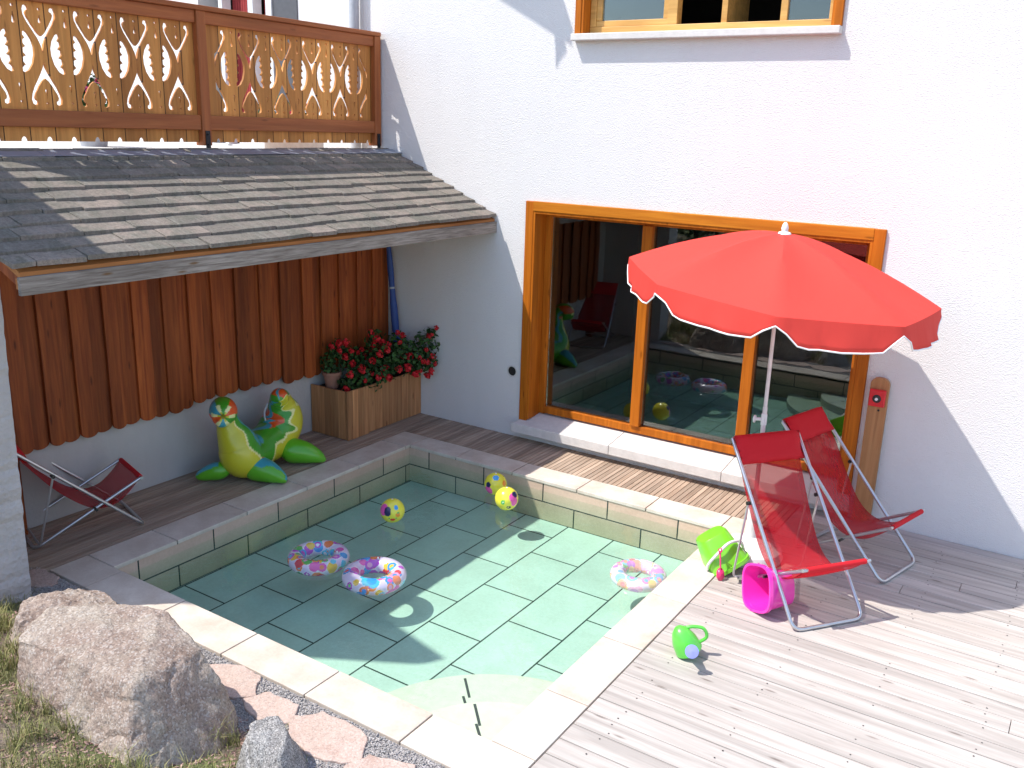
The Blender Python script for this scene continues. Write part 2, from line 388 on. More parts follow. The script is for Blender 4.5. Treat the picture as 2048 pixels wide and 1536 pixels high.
def thing(name, label, cat, loc=(0, 0, 0), rz=0, group=None):
    o = bpy.data.objects.new(name, None); COL.objects.link(o); o.location = loc; o.rotation_euler = (0, 0, rz); o.empty_display_size = .1
    return tag(o, label, cat, group)
def sub(name, parent, loc=(0, 0, 0)):
    o = bpy.data.objects.new(name, None); COL.objects.link(o); o.location = loc; o.parent = parent; o.empty_display_size = .05
    return o
def copy_tree(o, parent=None):
    c = o.copy(); COL.objects.link(c)
    if parent: c.parent = parent
    for ch in list(o.children): copy_tree(ch, c)
    return c
def struct(mb, name, mat, label, **k): return tag(mb.build(name, mat, **k), label, name.replace('_', ' '), kind='structure')

# ------------------------------------------------------------------ ground
def gh(x, y):
    """height of the earth bank in front of the pool"""
    h = 0.0
    d = -4.62 - y
    if d > 0 and x < 3.3:
        k = min(1, d / 1.1); h = (k * k * (3 - 2 * k)) * (.30 + max(0, (2.2 - x)) * .06) * min(1, max(0, (3.3 - x) / .7))
    if d > 1.5 and x < 3.3: h += (d - 1.5) * .10
    h += .03 * noise.noise(Vector((x * 2.1, y * 2.1, 3))) * min(1, max(0, d)) 
    return h - .015
g = MB(); xs = [-14 + .12 * i for i in range(0, 155)]; ys = [-13 + .12 * i for i in range(72)]
xs = [x for x in xs if x <= 3.97] + [3.968]; ys = [y for y in ys if y < -4.36] + [-4.352]
g.add([(x, y, gh(x, y)) for x in xs for y in ys], [(i * len(ys) + j, (i + 1) * len(ys) + j, (i + 1) * len(ys) + j + 1, i * len(ys) + j + 1) for i in range(len(xs) - 1) for j in range(len(ys) - 1)])
struct(g, 'ground', M['ground'], 'earth bank with dry grass beside the pool', smooth=True)
g = MB(); g.prism([(-900, -900), (900, -900), (900, 900), (-900, 900)], -1.3, -1.2)
struct(g, 'terrain', M['ground'], 'level ground reaching the horizon')
gr = MB(); pts = []
xs = [.12 + .08 * i for i in range(48)]
poly = [(-.3, -4.42), (.22, -4.36), (3.97, -4.352), (3.97, -5.2), (2.9, -5.1), (2.2, -4.75), (1.2, -4.66), (.3, -4.62), (-.3, -4.7)]
gr.prism(poly, -.02, -.008); struct(gr, 'gravel_strip', M['gravel'], 'strip of grey gravel along the near coping')

# ------------------------------------------------------------------ pool
X0, X1, Y0, Y1, ZF, ZW = .53, 3.715, -4.06, -.86, -.382, -.105
b = MB(); b.box(X0 - .2, X1 + .2, Y0 - .2, Y1 + .2, ZF - .1, ZF); struct(b, 'pool_floor', M['floor_tile'], 'pale green tiled pool floor')
b = MB(); b.box(X0 - .2, X0, Y0 - .2, Y1 + .2, ZF + .001, -.032); b.box(X1, X1 + .2, Y0 - .2, Y1 + .2, ZF + .001, -.032)
struct(b, 'pool_side_wall', M['wall_tile_left'], 'tiled side walls of the pool')
b = MB(); b.box(X0 + .001, X1 - .001, Y1, Y1 + .19, ZF + .002, -.033); b.box(X0 + .001, X1 - .001, Y0 - .19, Y0, ZF + .002, -.033)
struct(b, 'pool_end_wall', M['wall_tile_back'], 'tiled end walls of the pool')
# coping slabs
b = MB(); gp = .004
def slab(x0, x1, y0, y1):
    b.box(x0 + gp, x1 - gp, y0 + gp, y1 - gp, -.032 + .0005, random.uniform(-.001, .001))
xo0, xo1, yo0, yo1 = .235, 3.975, -4.345, -.583
ov = .012
js = [yo0] + [-3.54, -2.885, -2.233, -1.588, -.93]
for i in range(1, 5): slab(xo0, X0 + ov, js[i], js[i + 1])
slab(xo0, X0 + ov, Y0 + .0, js[1])
jx = [xo0, 1.093, 1.729, 2.404, 3.061, X1]
slab(xo0, X0 + ov, -.93, yo1)
slab(X0 + ov, 1.093, Y1 - ov, yo1)
for i in range(1, 4): slab(jx[i], jx[i + 1], Y1 - ov, yo1)
slab(3.061, X1 - ov, Y1 - ov, yo1)
jr = [yo1, -1.49, -2.165, -2.843, -3.519, Y0]
for i in range(len(jr) - 1): slab(X1 - ov, xo1, jr[i + 1], jr[i])
jn = [xo0, .64, 1.31, 1.985, 2.663, 3.338, xo1]
for i in range(len(jn) - 1): slab(jn[i], jn[i + 1], yo0, Y0)
struct(b, 'pool_coping', M['coping'], 'cream stone slabs edging the pool', bevel=.004)
b = MB(); b.box(xo0 + .01, X0 - .004, yo0 + .01, yo1 - .01, -.06, -.012)
b.box(X1 + .004, xo1 - .01, yo0 + .01, yo1 - .01, -.06, -.012); b.box(X0 - .003, X1 + .003, yo0 + .01, Y0 - .004, -.06, -.0125); b.box(X0 - .003, X1 + .003, Y1 + .004, yo1 - .01, -.06, -.0125)
struct(b, 'coping_joint', M['grout'], 'dark mortar under the coping slabs')
# quarter round steps in the near corner
b = MB()
for r, z in ((1.04, -.30), (.62, -.205)):
    n = 24; pl = [(X1 - .002, Y0 + .002)] + [(X1 - .002 - r * sin(pi / 2 * k / n) , Y0 + .002 + r * cos(pi / 2 * k / n)) for k in range(n + 1)]
    b.prism(pl, ZF + .003, z)
st = struct(b, 'pool_step', M['step'], 'rounded cream steps in the near corner of the pool', bevel=.006)
b = MB()
for (r0, r1, z) in ((.66, .82, -.2985), (.80, 1.0, -.2985), (.18, .42, -.2035), (.40, .60, -.2035)):
    a = radians(45 + (1.5 if r0 in (.66, .18) else -1)); dx, dy = -sin(a), cos(a); nx, ny = dy * .008, -dx * .008
    P = [(X1 + dx * r0 + nx, Y0 + dy * r0 + ny), (X1 + dx * r0 - nx, Y0 + dy * r0 - ny), (X1 + dx * r1 - nx, Y0 + dy * r1 - ny), (X1 + dx * r1 + nx, Y0 + dy * r1 + ny)]
    b.prism(P, z - .001, z)
struct(b, 'step_joint', M['grout'], 'dark joint down the middle of the pool steps')
b = MB(); b.box(X0 + .0015, X1 - .0015, Y0 + .0015, Y1 - .0015, ZF - .02, ZW)
struct(b, 'water', M['water'], 'clear greenish pool water')

# ------------------------------------------------------------------ decks
b = MB()
def slats(x0, x1, y0, y1, pitch=.0455, gap=.0065):
    n = int((x1 - x0) / pitch + .5); p = (x1 - x0) / n
    for i in range(n):
        yy = y0
        b.box(x0 + i * p, x0 + (i + 1) * p - gap, y0, y1, -.028, -.003 + random.uniform(-.001, .001))
slats(-.50, .232, -4.62, -.004); slats(.236, 4.09, -.58, -.004)
struct(b, 'slatted_deck', M['slat'], 'narrow brown slatted deck along the walls')
b = MB(); b.box(-.5, .232, -4.62, -.004, -.06, -.04); b.box(.24, 4.09, -.579, -.004, -.06, -.041); b.box(3.98, 9.9, -9.4, -.004, -.07, -.045)
struct(b, 'deck_bed', M['grout'], 'dark bed under the deck boards')
b = MB(); y = -.008; row = 0
while y > -9.2:
    x = 4.094 if y > -.6 else 3.979
    wd = .136
    first = True
    while x < 9.6:
        L = random.uniform(3, 5) if not first else random.uniform(1.0, 5.5); first = False
        xe = min(x + L, 9.7)
        dz = random.uniform(-.0012, .0012)
        b.box(x + .0015, xe - .0015, y - wd, y, -.03, -.002 + dz); x = xe
    y -= wd + .006; row += 1
struct(b, 'plank_deck', M['deck'], 'silvery plank deck beside the pool', bevel=.0025)
# screw heads
b = MB(); y = -.008
while y > -6.6:
    for sx in (4.16, 4.70, 5.24, 5.78, 6.32, 6.86):
        for o in (.03, .106):
            xx = sx + random.uniform(-.012, .012)
            if random.random() < .45: continue
            n = 6; b.add([(xx + .005 * cos(2 * pi * k / n), y - o + .005 * sin(2 * pi * k / n), .0002) for k in range(n)], [list(range(n))])
    y -= .142
struct(b, 'deck_screws', M['bolt'], 'dark screw heads in the plank deck')

# ------------------------------------------------------------------ house
house = thing('house', 'white roughcast house with pine framed windows behind the pool', 'house', (2, 0, 0))
HP = Vector((2, 0, 0))
def hb(mb): mb.v = [(x - HP.x, y, z) for x, y, z in mb.v]; return mb
def hbuild(mb, name, mat, parent=None, **k): return hb(mb).build(name, mat, parent or house, **k)
b = MB(); T = .32
wx0, wx1, wz0, wz1 = 1.335, 4.39, .20, 2.255      # lower window opening
ux0, ux1, uz0, uz1 = 1.75, 3.90, 3.80, 4.95       # upper window opening
dx0, dx1, dz0, dz1 = -3.3, -1.70, 2.72, 4.80
def wall(x0, x1, z0, z1): b.box(x0, x1, 0, T, z0, z1)
wall(-9, -.5, -1, dz0) if False else None
wall(-9, dx0, 2.0, 7.5); wall(dx0, dx1, dz1, 7.5); wall(dx0, dx1, 2.0, dz0)
wall(dx1, wx0, -1, 7.5) if False else None
wall(dx1, wx0, -.5, 7.5)
wall(wx0, wx1, -.5, wz0 - .06); wall(wx0, ux0, wz1, 7.5); wall(ux0, ux1, wz1, uz0 - .05); wall(ux0, ux1, uz1, 7.5); wall(ux1, wx1, wz1, 7.5); wall(wx1, 10, -.5, 7.5)
hbuild(b, 'wall', M['plaster'])
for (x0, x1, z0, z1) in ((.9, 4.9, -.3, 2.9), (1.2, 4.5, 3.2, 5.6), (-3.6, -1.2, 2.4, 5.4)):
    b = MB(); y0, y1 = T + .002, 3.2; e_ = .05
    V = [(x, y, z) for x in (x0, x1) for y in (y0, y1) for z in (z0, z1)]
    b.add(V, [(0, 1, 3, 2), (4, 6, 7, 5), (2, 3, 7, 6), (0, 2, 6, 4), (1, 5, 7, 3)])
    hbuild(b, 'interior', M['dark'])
# lower window
lw = sub('window', house, (0, 0, 0)); lw['label'] = 'wide picture window with pine frame above the pool'
def tr(mb, n, m_, p, **k): return hb(mb).build(n, m_, p, **k)
b = MB(); b.box(wx0 - .085, wx0, -.028, .02, .155, wz1 + .09); b.box(wx1, wx1 + .085, -.028, .02, .0, wz1 + .09)
tr(b, 'frame', M['trim'], lw, bevel=.006)
b = MB(); b.box(wx0 - .0005, wx1 + .0005, -.030, .02, wz1, wz1 + .092); tr(b, 'frame', M['trimx'], lw, bevel=.006)
b = MB(); b.box(wx0 + .0006, wx0 + .022, -.022, .20, .21, wz1 - .001); b.box(wx1 - .022, wx1 - .0006, -.022, .20, .21, wz1 - .001); b.box(wx0 + .0222, wx1 - .0222, -.022, .20, wz1 - .022, wz1 - .0006)
tr(b, 'jamb', M['trim'], lw, bevel=.002)
b = MB(); b.box(wx0 + .0222, wx0 + .09, .17, .24, .235, wz1 - .023); b.box(wx1 - .08, wx1 - .0222, .17, .24, .235, wz1 - .023); b.box(wx0 + .09, wx1 - .08, .171, .239, wz1 - .06, wz1 - .0232); b.box(wx0 + .09, wx1 - .08, .165, .239, .245, .315)
tr(b, 'sash', M['trim'], lw, bevel=.004)
for mx_ in (2.385, 3.415):
    b = MB(); b.box(mx_, mx_ + .095, .145, .238, .3155, wz1 - .0605); tr(b, 'mullion', M['trim'], lw, bevel=.004)
for (a0, a1) in ((wx0 + .091, 2.3845), (2.4805, 3.4145), (3.5105, wx1 - .081)):
    b = MB(); b.box(a0, a1, .204, .210, .316, wz1 - .061); tr(b, 'pane', M['glass'], lw)
b = MB()
sxs = [1.225, 2.32, 3.42, 4.505]
for i in range(3):
    x0, x1 = sxs[i] + .002, sxs[i + 1] - .002
    b.add([(x0, -.135, .085), (x1, -.135, .085), (x1, .26, .085), (x0, .26, .085), (x0, -.135, .178), (x1, -.135, .178), (x1, .26, .235), (x0, .26, .235)],
          [(0, 3, 2, 1), (4, 5, 6, 7), (0, 1, 5, 4), (1, 2, 6, 5), (2, 3, 7, 6), (3, 0, 4, 7)])
b.v = [((x if not (y > 0 and (x < wx0 or x > wx1)) else min(max(x, wx0 + .001), wx1 - .001)), y, z) for x, y, z in b.v]
tr(b, 'sill', M['sillstone'], lw, bevel=.006)
# upper window
uw = sub('window', house, (0, 0, 0)); uw['label'] = 'upper pine window half open over a pale stone sill'
b = MB(); b.box(ux0 - .06, ux0, -.03, .02, uz0, 5.0); b.box(ux1, ux1 + .06, -.03, .02, uz0, 5.0); b.box(ux0, ux1, -.03, .02, uz1, 5.01); tr(b, 'frame', M['trim'], uw, bevel=.005)
b = MB(); b.box(ux0 + .0006, ux0 + .02, -.022, .13, uz0 + .002, uz1); b.box(ux1 - .02, ux1 - .0006, -.022, .13, uz0 + .002, uz1); tr(b, 'jamb', M['trim'], uw)
b = MB(); b.box(ux0 - .065, ux1 + .065, -.085, .14, 3.742, 3.798); tr(b, 'sill', M['sillstone'], uw, bevel=.006)
b = MB(); b.box(ux0 + .021, ux1 - .021, .10, .20, 3.80, 3.865); b.box(2.50, 2.585, .101, .199, 3.866, uz1); b.box(ux0 + .021, ux0 + .075, .102, .198, 3.866, uz1); b.box(ux1 - .075, ux1 - .021, .102, .198, 3.866, uz1); b.box(ux0 + .076, ux1 - .076, .1, .2, uz1 - .07, uz1 - .001)
tr(b, 'sash', M['sash'], uw, bevel=.004)
b = MB(); b.box(ux0 + .0755, 2.4995, .115, .165, 3.866, 3.915); b.box(ux0 + .0755, ux0 + .125, .115, .165, 3.916, uz1 - .08); b.box(2.455, 2.4995, .115, .165, 3.916, uz1 - .08); b.box(3.445, 3.50, .115, .165, 3.866, uz1 - .08)
tr(b, 'casement', M['sash'], uw, bevel=.004)
b = MB(); b.box(ux0 + .126, 2.4545, .138, .144, 3.916, uz1 - .08); tr(b, 'pane', M['glass'], uw)
b = MB(); b.box(3.501, ux1 - .0755, .138, .144, 3.866, uz1 - .08); tr(b, 'pane', M['glass'], uw)
b = MB(); b.box(2.93, 2.98, .20, .70, 3.87, uz1); tr(b, 'open_casement', M['sash'], uw, bevel=.004)
# terrace door with red shutters and drain pipe
dr = sub('terrace_door', house, (0, 0, 0)); dr['label'] = 'glazed terrace door with white frame behind the railing'
b = MB(); b.box(-2.16, -2.07, -.03, .1, dz0, dz1); b.box(-2.92, -2.86, -.03, .1, dz0, dz1); b.box(-2.44, -2.36, -.03, .1, dz0, dz1); b.box(-2.859, -2.161, -.02, .1, dz1 - .08, dz1 - .001); tr(b, 'frame', M['whiteframe'], dr, bevel=.004)
b = MB(); b.box(-2.069, -1.70, -.012, .05, dz0, dz1); tr(b, 'door_leaf', M['greydoor'], dr, bevel=.004)
b = MB()
for k in range(10):
    b.box(-2.855 + k * .041, -2.82 + k * .041, .12, .16 + .02 * (k % 2), dz0, dz1)
for k in range(4): b.box(-2.34 + k * .045, -2.30 + k * .045, .12, .16, dz0, dz1)
tr(b, 'curtain', M['redcurtain'], dr)
b = MB(); b.tube([(-.83, -.08, 2.70), (-.83, -.08, 7)], .05, 16); tr(b, 'downpipe', M['pipegrey'], house, smooth=40)
# drain hole in the wall
b = MB(); n = 28
ang = [2 * pi * k / n for k in range(n)]
vv = []
for r, yy in ((.058, -.002), (.058, -.012), (.047, -.012), (.047, -.0025)): vv += [(1.142 + r * cos(a), yy, .667 + r * sin(a)) for a in ang]
b.add(vv, [(i * n + k, i * n + (k + 1) % n, (i + 1) * n + (k + 1) % n, (i + 1) * n + k) for i in range(3) for k in range(n)])
tr(b, 'vent', M['sillstone'], house)
b = MB(); b.add([(1.142 + .047 * cos(a), -.003, .667 + .047 * sin(a)) for a in ang], [list(range(n))]); tr(b, 'vent_opening', M['black'], house)
# overhanging roof of the house (out of frame, casts the shadow at the top)
b = MB()
def rz_(x): return 5.70 + (.78 - x) * .53
b.add([(.78, -.9, rz_(.78)), (.78, .0, rz_(.78)), (-9, .0, rz_(-9)), (-9, -.9, rz_(-9)), (.78, -.9, rz_(.78) + .14), (.78, 0, rz_(.78) + .14), (-9, 0, rz_(-9) + .14), (-9, -.9, rz_(-9) + .14)],
      [(0, 3, 2, 1), (4, 5, 6, 7), (0, 1, 5, 4), (1, 2, 6, 5), (2, 3, 7, 6), (3, 0, 4, 7)])
b.tube([(.66, -.9, 5.74), (.64, -.9, 5.62), (.625, -.9, 5.52)], [.05, .02, .003], 8)
tr(b, 'roof_overhang', M['railm'], house)

def split_loose(o):
    me = o.data; n = len(me.vertices); par = list(range(n))
    def fd(a):
        while par[a] != a: par[a] = par[par[a]]; a = par[a]
        return a
    for e in me.edges:
        a, c = fd(e.vertices[0]), fd(e.vertices[1])
        if a != c: par[a] = c
    gr_ = {}
    for i in range(n): gr_.setdefault(fd(i), []).append(i)
    if len(gr_) < 2: return
    base = o.name.split('.')[0]
    for g_ in gr_.values():
        mp = {v: i for i, v in enumerate(g_)}
        m2 = bpy.data.meshes.new(base); m2.from_pydata([me.vertices[v].co[:] for v in g_], [], [[mp[v] for v in p.vertices] for p in me.polygons if p.vertices[0] in mp])
        for x in me.materials: m2.materials.append(x)
        c = o.copy(); c.data = m2; c.name = base; COL.objects.link(c)
    bpy.data.objects.remove(o)
# ------------------------------------------------------------------ terrace and lean-to
b = MB(); b.box(-9, -.6, -4.9, -.002, 2.45, 2.70); struct(b, 'terrace', M['terrace'], 'concrete terrace behind the carved railing')
cl = thing('clad_wall', 'red stained board wall with scalloped foot over grey render', 'wall', (-.5, -2.3, 0))
CP = Vector((-.5, -2.3, 0))
def off(mb, P): mb.v = [(x - P[0], y - P[1], z - P[2]) for x, y, z in mb.v]; return mb
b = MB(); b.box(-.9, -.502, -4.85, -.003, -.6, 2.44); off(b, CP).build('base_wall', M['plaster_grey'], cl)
b = MB(); y = -.02; i = 0
rnd = random.Random(3)
while y > -4.15:
    wd = rnd.choice([.125, .135, .145, .15]); y1 = y - wd; yc = (y + y1) / 2
    zb = .645 + rnd.uniform(-.006, .006) - (0.03 if y < -2.5 else 0) - (.0 if y < -1.5 else .05)
    xo = -.455 + (.028 if i % 2 else 0) + rnd.uniform(-.002, .003)
    pl = [(y, 2.5), (y1, 2.5)]
    rr = wd / 2
    for k in range(9):
        a = pi * k / 8; pl.append((yc - rr * cos(a), zb + .035 - .05 * sin(a) if True else 0))
    pl2 = [(y - .001, 2.5)] + [(y1 + .001, 2.5)] + [(yc - (rr - .001) * cos(pi * k / 8), zb + .03 - .05 * sin(pi * k / 8)) for k in range(9)]
    b.prism(pl2, xo - .026, xo, 'X')
    y = y1 + (.012 if not i % 2 else .012); i += 1
off(b, CP).build('boards', M['clad'], cl, bevel=.003)
b = MB(); b.box(-.5, -.40, -4.23, -4.125, .0, 2.3); off(b, CP).build('corner_post', M['clad'], cl, bevel=.006)
b = MB(); b.box(-.50, -.484, -4.1, -.01, .8, 2.5); off(b, CP).build('backing', M['dark'], cl)
# left end wall (foreground, rough white)
b = MB()
ny_, nz_ = 2, 60
P = []
for k in range(nz_ + 1):
    z = -.3 + 2.55 * k / nz_
    e = .475 + .037 * z + .012 * noise.noise(Vector((0, 1.3, z * 3))) + .012 * noise.noise(Vector((4, 0, z * 14)))
    P.append((e, z))
P = P[:-4]; poly = P + [(-.9, P[-1][1]), (-.9, -.3)]
b.prism([(x, z) for x, z in poly], -4.90, -4.605, 'Y')
o = b.build('end_wall', M['plaster_old']); tag(o, 'rough white plastered wall end at the left edge, under the lean-to roof', 'wall')
# lean-to roof
rf = thing('lean_to_roof', 'weathered slate lean-to roof with grey eaves board under the balcony', 'roof', (.2, -2.35, 2.3)); RP = Vector((.2, -2.35, 2.3))
SL = .440
def roofz(x): return 2.712 - SL * (x + .404)
rnd = random.Random(11)
b = MB(); NC = 10; xt, xe = -.40, .915; step = (xe - xt - .02) / NC; ta = math.atan(SL)
for c in range(NC):
    x0 = xt + c * step; y = -4.70 + (-.14 if c % 2 else -.02)
    while y < -.004:
        wd = rnd.uniform(.24, .42); y1 = min(y + wd, -.004); ya = max(y, -4.70 + rnd.uniform(-.012, .012))
        if y1 - ya < .05: y += wd; continue
        ex = rnd.uniform(-.008, .008); th = rnd.uniform(.026, .032); lf = rnd.uniform(.010, .017)
        xa, xb_ = x0 - .05, x0 + step + .012 + ex
        if y1 > -.01: xb_ -= 0
        z0a = roofz(xa) + .002; z0b = roofz(xb_) + .020 + lf
        tw = rnd.uniform(-.004, .004); sk = rnd.uniform(-.007, .007)
        b.add([(xa, ya + .002, z0a), (xb_ + sk, ya + .002, z0b + tw), (xb_ - sk, y1 - .002, z0b - tw), (xa, y1 - .002, z0a), (xa, ya + .002, z0a + th), (xb_ + sk, ya + .002, z0b + th + tw), (xb_ - sk, y1 - .002, z0b + th - tw), (xa, y1 - .002, z0a + th)],
              [(0, 3, 2, 1), (4, 5, 6, 7), (0, 1, 5, 4), (1, 2, 6, 5), (2, 3, 7, 6), (3, 0, 4, 7)])
        y += wd
off(b, RP).build('shingles', M['shingle'], rf, bevel=.003)
def sloped(b, x0, x1, y0, y1, d0, d1):
    b.add([(x, y, roofz(x) + d) for x in (x0, x1) for y in (y0, y1) for d in (d0, d1)], [(0, 1, 3, 2), (4, 6, 7, 5), (0, 4, 5, 1), (2, 3, 7, 6), (0, 2, 6, 4), (1, 5, 7, 3)])
b = MB(); sloped(b, -.41, .885, -4.66, -.004, -.035, .0); off(b, RP).build('roof_boards', M['batten'], rf)
b = MB(); b.box(.862, .8845, -4.675, -.004, roofz(.88) - .095, roofz(.88) - .036); off(b, RP).build('batten', M['batten'], rf)
b = MB(); b.box(.8852, .912, -4.68, -.003, 2.018, 2.122); off(b, RP).build('eaves_board', M['fascia'], rf, bevel=.004)
for yy in (-4.6, -3.7, -2.8, -1.9, -1.0, -.12):
    b = MB(); sloped(b, -.5, .86, yy - .035, yy + .035, -.125, -.036); off(b, RP).build('rafter', M['clad'], rf)
b = MB()
for k in range(5):
    y0 = -4.7 + k * .94; b.add([(-.52, y0, 2.752), (-.40, y0, 2.750), (-.27, y0, roofz(-.27) + .066), (-.52, y0 + .936, 2.752), (-.40, y0 + .936, 2.750), (-.27, y0 + .936, roofz(-.27) + .066)], [(0, 1, 4, 3), (1, 2, 5, 4)])
off(b, RP).build('flashing', M['flash'], rf, solid=.003)

# ------------------------------------------------------------------ carved balcony railing
rl = thing('balcony_railing', 'honey coloured carved wooden balcony railing above the lean-to roof', 'railing', (-.58, -2.2, 2.75)); LP = Vector((-.58, -2.2, 2.75))
def curve_panel(name, outer, holes, x, th, parent, mat):
    cu = bpy.data.curves.new('tmp', 'CURVE'); cu.dimensions = '2D'; cu.fill_mode = 'BOTH'; cu.extrude = th / 2
    for pl in [outer] + holes:
        sp = cu.splines.new('POLY'); sp.points.add(len(pl) - 1); sp.use_cyclic_u = True
        for i, (a, c) in enumerate(pl): sp.points[i].co = (a, c, 0, 1)
    o = bpy.data.objects.new('tmp', cu); COL.objects.link(o)
    dg = bpy.context.evaluated_depsgraph_get(); me = bpy.data.meshes.new_from_object(o.evaluated_get(dg)); bpy.data.objects.remove(o)
    me.transform(Matrix(((0, 0, 1, x - LP.x), (1, 0, 0, -LP.y), (0, 1, 0, -LP.z), (0, 0, 0, 1)))); me.name = name
    me.materials.clear(); me.materials.append(mat)
    ob = bpy.data.objects.new(name, me); COL.objects.link(ob); ob.parent = parent; return ob
def circ(y, z, r, n=10, sy=1): return [(y + r * sy * cos(2 * pi * k / n), z + r * sin(2 * pi * k / n)) for k in range(n)]
def drop(y, z0, z1, r, up=True):
    """teardrop: round end radius r, pointed other end"""
    pts = []
    zc = z0 + r if up else z1 - r
    for k in range(11):
        a = (pi + pi * k / 10) if up else (pi * k / 10)
        pts.append((y + r * cos(a), zc + r * sin(a)))
    pts.append((y + .002, z1 if up else z0)); pts.append((y - .002, z1 if up else z0))
    return pts
def mirror(pl, c): return [(2 * c - y, z) for y, z in pl][::-1]
def cellholes(c):
    H = []
    tree = [(.028, 3.275), (.045, 3.268), (.075, 3.285), (.105, 3.33), (.122, 3.39), (.124, 3.44), (.110, 3.49), (.085, 3.53), (.062, 3.545), (.050, 3.535),
            (.048, 3.515), (.062, 3.495), (.046, 3.485), (.045, 3.46), (.062, 3.44), (.042, 3.43), (.041, 3.40), (.060, 3.38), (.038, 3.37), (.036, 3.34), (.052, 3.32), (.040, 3.312), (.028, 3.30)]
    tree = [(y + .004, z) for y, z in tree]
    H.append([(c + y, z) for y, z in tree]); H.append(mirror(H[-1], c))
    H.append(drop(c, 3.585, 3.66, .012)); H.append(circ(c, 3.70, .011)); H.append(drop(c, 3.13, 3.20, .010, False)); H.append(circ(c, 3.075, .009))
    return H
Vh = [(0, 3.405), (.012, 3.46), (.030, 3.50), (.062, 3.55), (.095, 3.60), (.116, 3.645), (.120, 3.68), (.112, 3.705), (.092, 3.712), (.076, 3.70), (.074, 3.682), (.088, 3.676), (.096, 3.66), (.088, 3.635), (.066, 3.60), (.060, 3.588), (.040, 3.56), (.034, 3.548), (.016, 3.528), (0, 3.515)]
Lh = [(0, 3.355), (.010, 3.31), (.030, 3.27), (.058, 3.22), (.085, 3.175), (.105, 3.13), (.113, 3.09), (.106, 3.062), (.086, 3.052), (.068, 3.062), (.068, 3.08), (.082, 3.088), (.086, 3.105), (.078, 3.13), (.056, 3.165), (.050, 3.178), (.030, 3.205), (.024, 3.215), (0, 3.235)]
def xholes(c, left=True, right=True):
    H = []
    for S_ in (Vh, Lh):
        R_ = [(c + y, z) for y, z in S_]; L_ = [(c - y, z) for y, z in S_][::-1]
        if left and right: H.append(R_ + L_[1:-1])
        elif right: H.append([(y + .001, z) for y, z in R_])
        elif left: H.append(L_)
    if left and right:
        H.append(drop(c, 3.60, 3.655, .012)); H.append(circ(c, 3.692, .010)); H.append(drop(c, 3.10, 3.165, .010, False)); H.append(circ(c, 3.068, .008))
    return H
def bay(y0, y1, centers, bounds, name='carved_panel'):
    outer = []; zt, zb = 3.80, 2.806
    outer = [(y1, zt), (y0, zt), (y0, zb)]
    k0 = math.ceil((y0 + .03 + .1655) / .187)
    y = k0 * .187 - .1655
    while y < y1 - .03:
        outer += [(y + .026 * -cos(pi * k / 8), zb + .034 * sin(pi * k / 8)) for k in range(9)]
        y += .187
    outer.append((y1, zb))
    H = []
    for c in centers: H += cellholes(c)
    for c, L_, R_ in bounds: H += xholes(c, L_, R_)
    curve_panel(name, outer, H, -.595, .022, rl, M['rail'])
c2 = [-1.852 + .3728 * k for k in range(5)]
bay(-2.15, -.11, c2, [(-2.04, False, True)] + [(c + .1864, True, True) for c in c2[:4]] + [(c2[4] + .1864, True, False)])
c1 = [-2.590 - .3735 * k for k in range(4)]
bay(-4.22, -2.245, c1, [(-2.403, True, True)] + [(c - .1867, True, True) for c in c1[:4]])
b = MB(); b.box(-.63, -.52, -4.3, -.025, 3.832, 3.872); off(b, LP).build('top_rail', M['railm'], rl, bevel=.008)
b = MB(); b.box(-.583, -.545, -2.15, -.105, 3.735, 3.831); b.box(-.583, -.545, -4.22, -2.245, 3.735, 3.831); off(b, LP).build('upper_rail', M['railm'], rl, bevel=.006)
b = MB(); b.box(-.583, -.540, -2.15, -.105, 2.905, 3.022); b.box(-.583, -.540, -4.22, -2.245, 2.905, 3.022); off(b, LP).build('lower_rail', M['railm'], rl, bevel=.006)
for yy in (-2.197, -.068, -4.27):
    b = MB(); b.box(-.625, -.53, yy - .045, yy + .045, 2.78, 3.8315); off(b, LP).build('post', M['railp'], rl, bevel=.006)
    b = MB(); b.box(-.53, -.522, yy - .022, yy + .022, 2.76, 2.90); b.box(-.622, -.618, 0, 0, 0, 0) if False else None
    for zz in (2.79, 2.87): b.tube([(-.522, yy, zz), (-.512, yy, zz)], .008, 8)
    off(b, LP).build('bracket', M['bolt'], rl)

# ------------------------------------------------------------------ unseen roof (left, out of frame), outlined to cast the pointed pool shadow
b = MB(); b.prism([(.585, -5.36), (.645, -5.25), (.04, -5.10), (-.76, -4.905), (-3.2, -4.35), (-6, -6.6), (-3.4, -7.0), (-.75, -6.13)], 4.2, 4.32)
nb = thing('shadow_roof', 'unseen roof corner out of frame on the left, shaped to cast the shadow on pool and lean-to', 'roof', (-1.5, -5.6, 4.2))
off(b, (-1.5, -5.6, 4.2)).build('roof_slab', M['fascia'], nb)
for p_ in ((-3.1, -4.7), (-4.9, -6.4), (-3.3, -6.8)):
    b = MB(); b.box(p_[0] - .08, p_[0] + .08, p_[1] - .08, p_[1] + .08, .1 - 1.3, 4.2); off(b, (-1.5, -5.6, 4.2)).build('post', M['fascia'], nb)
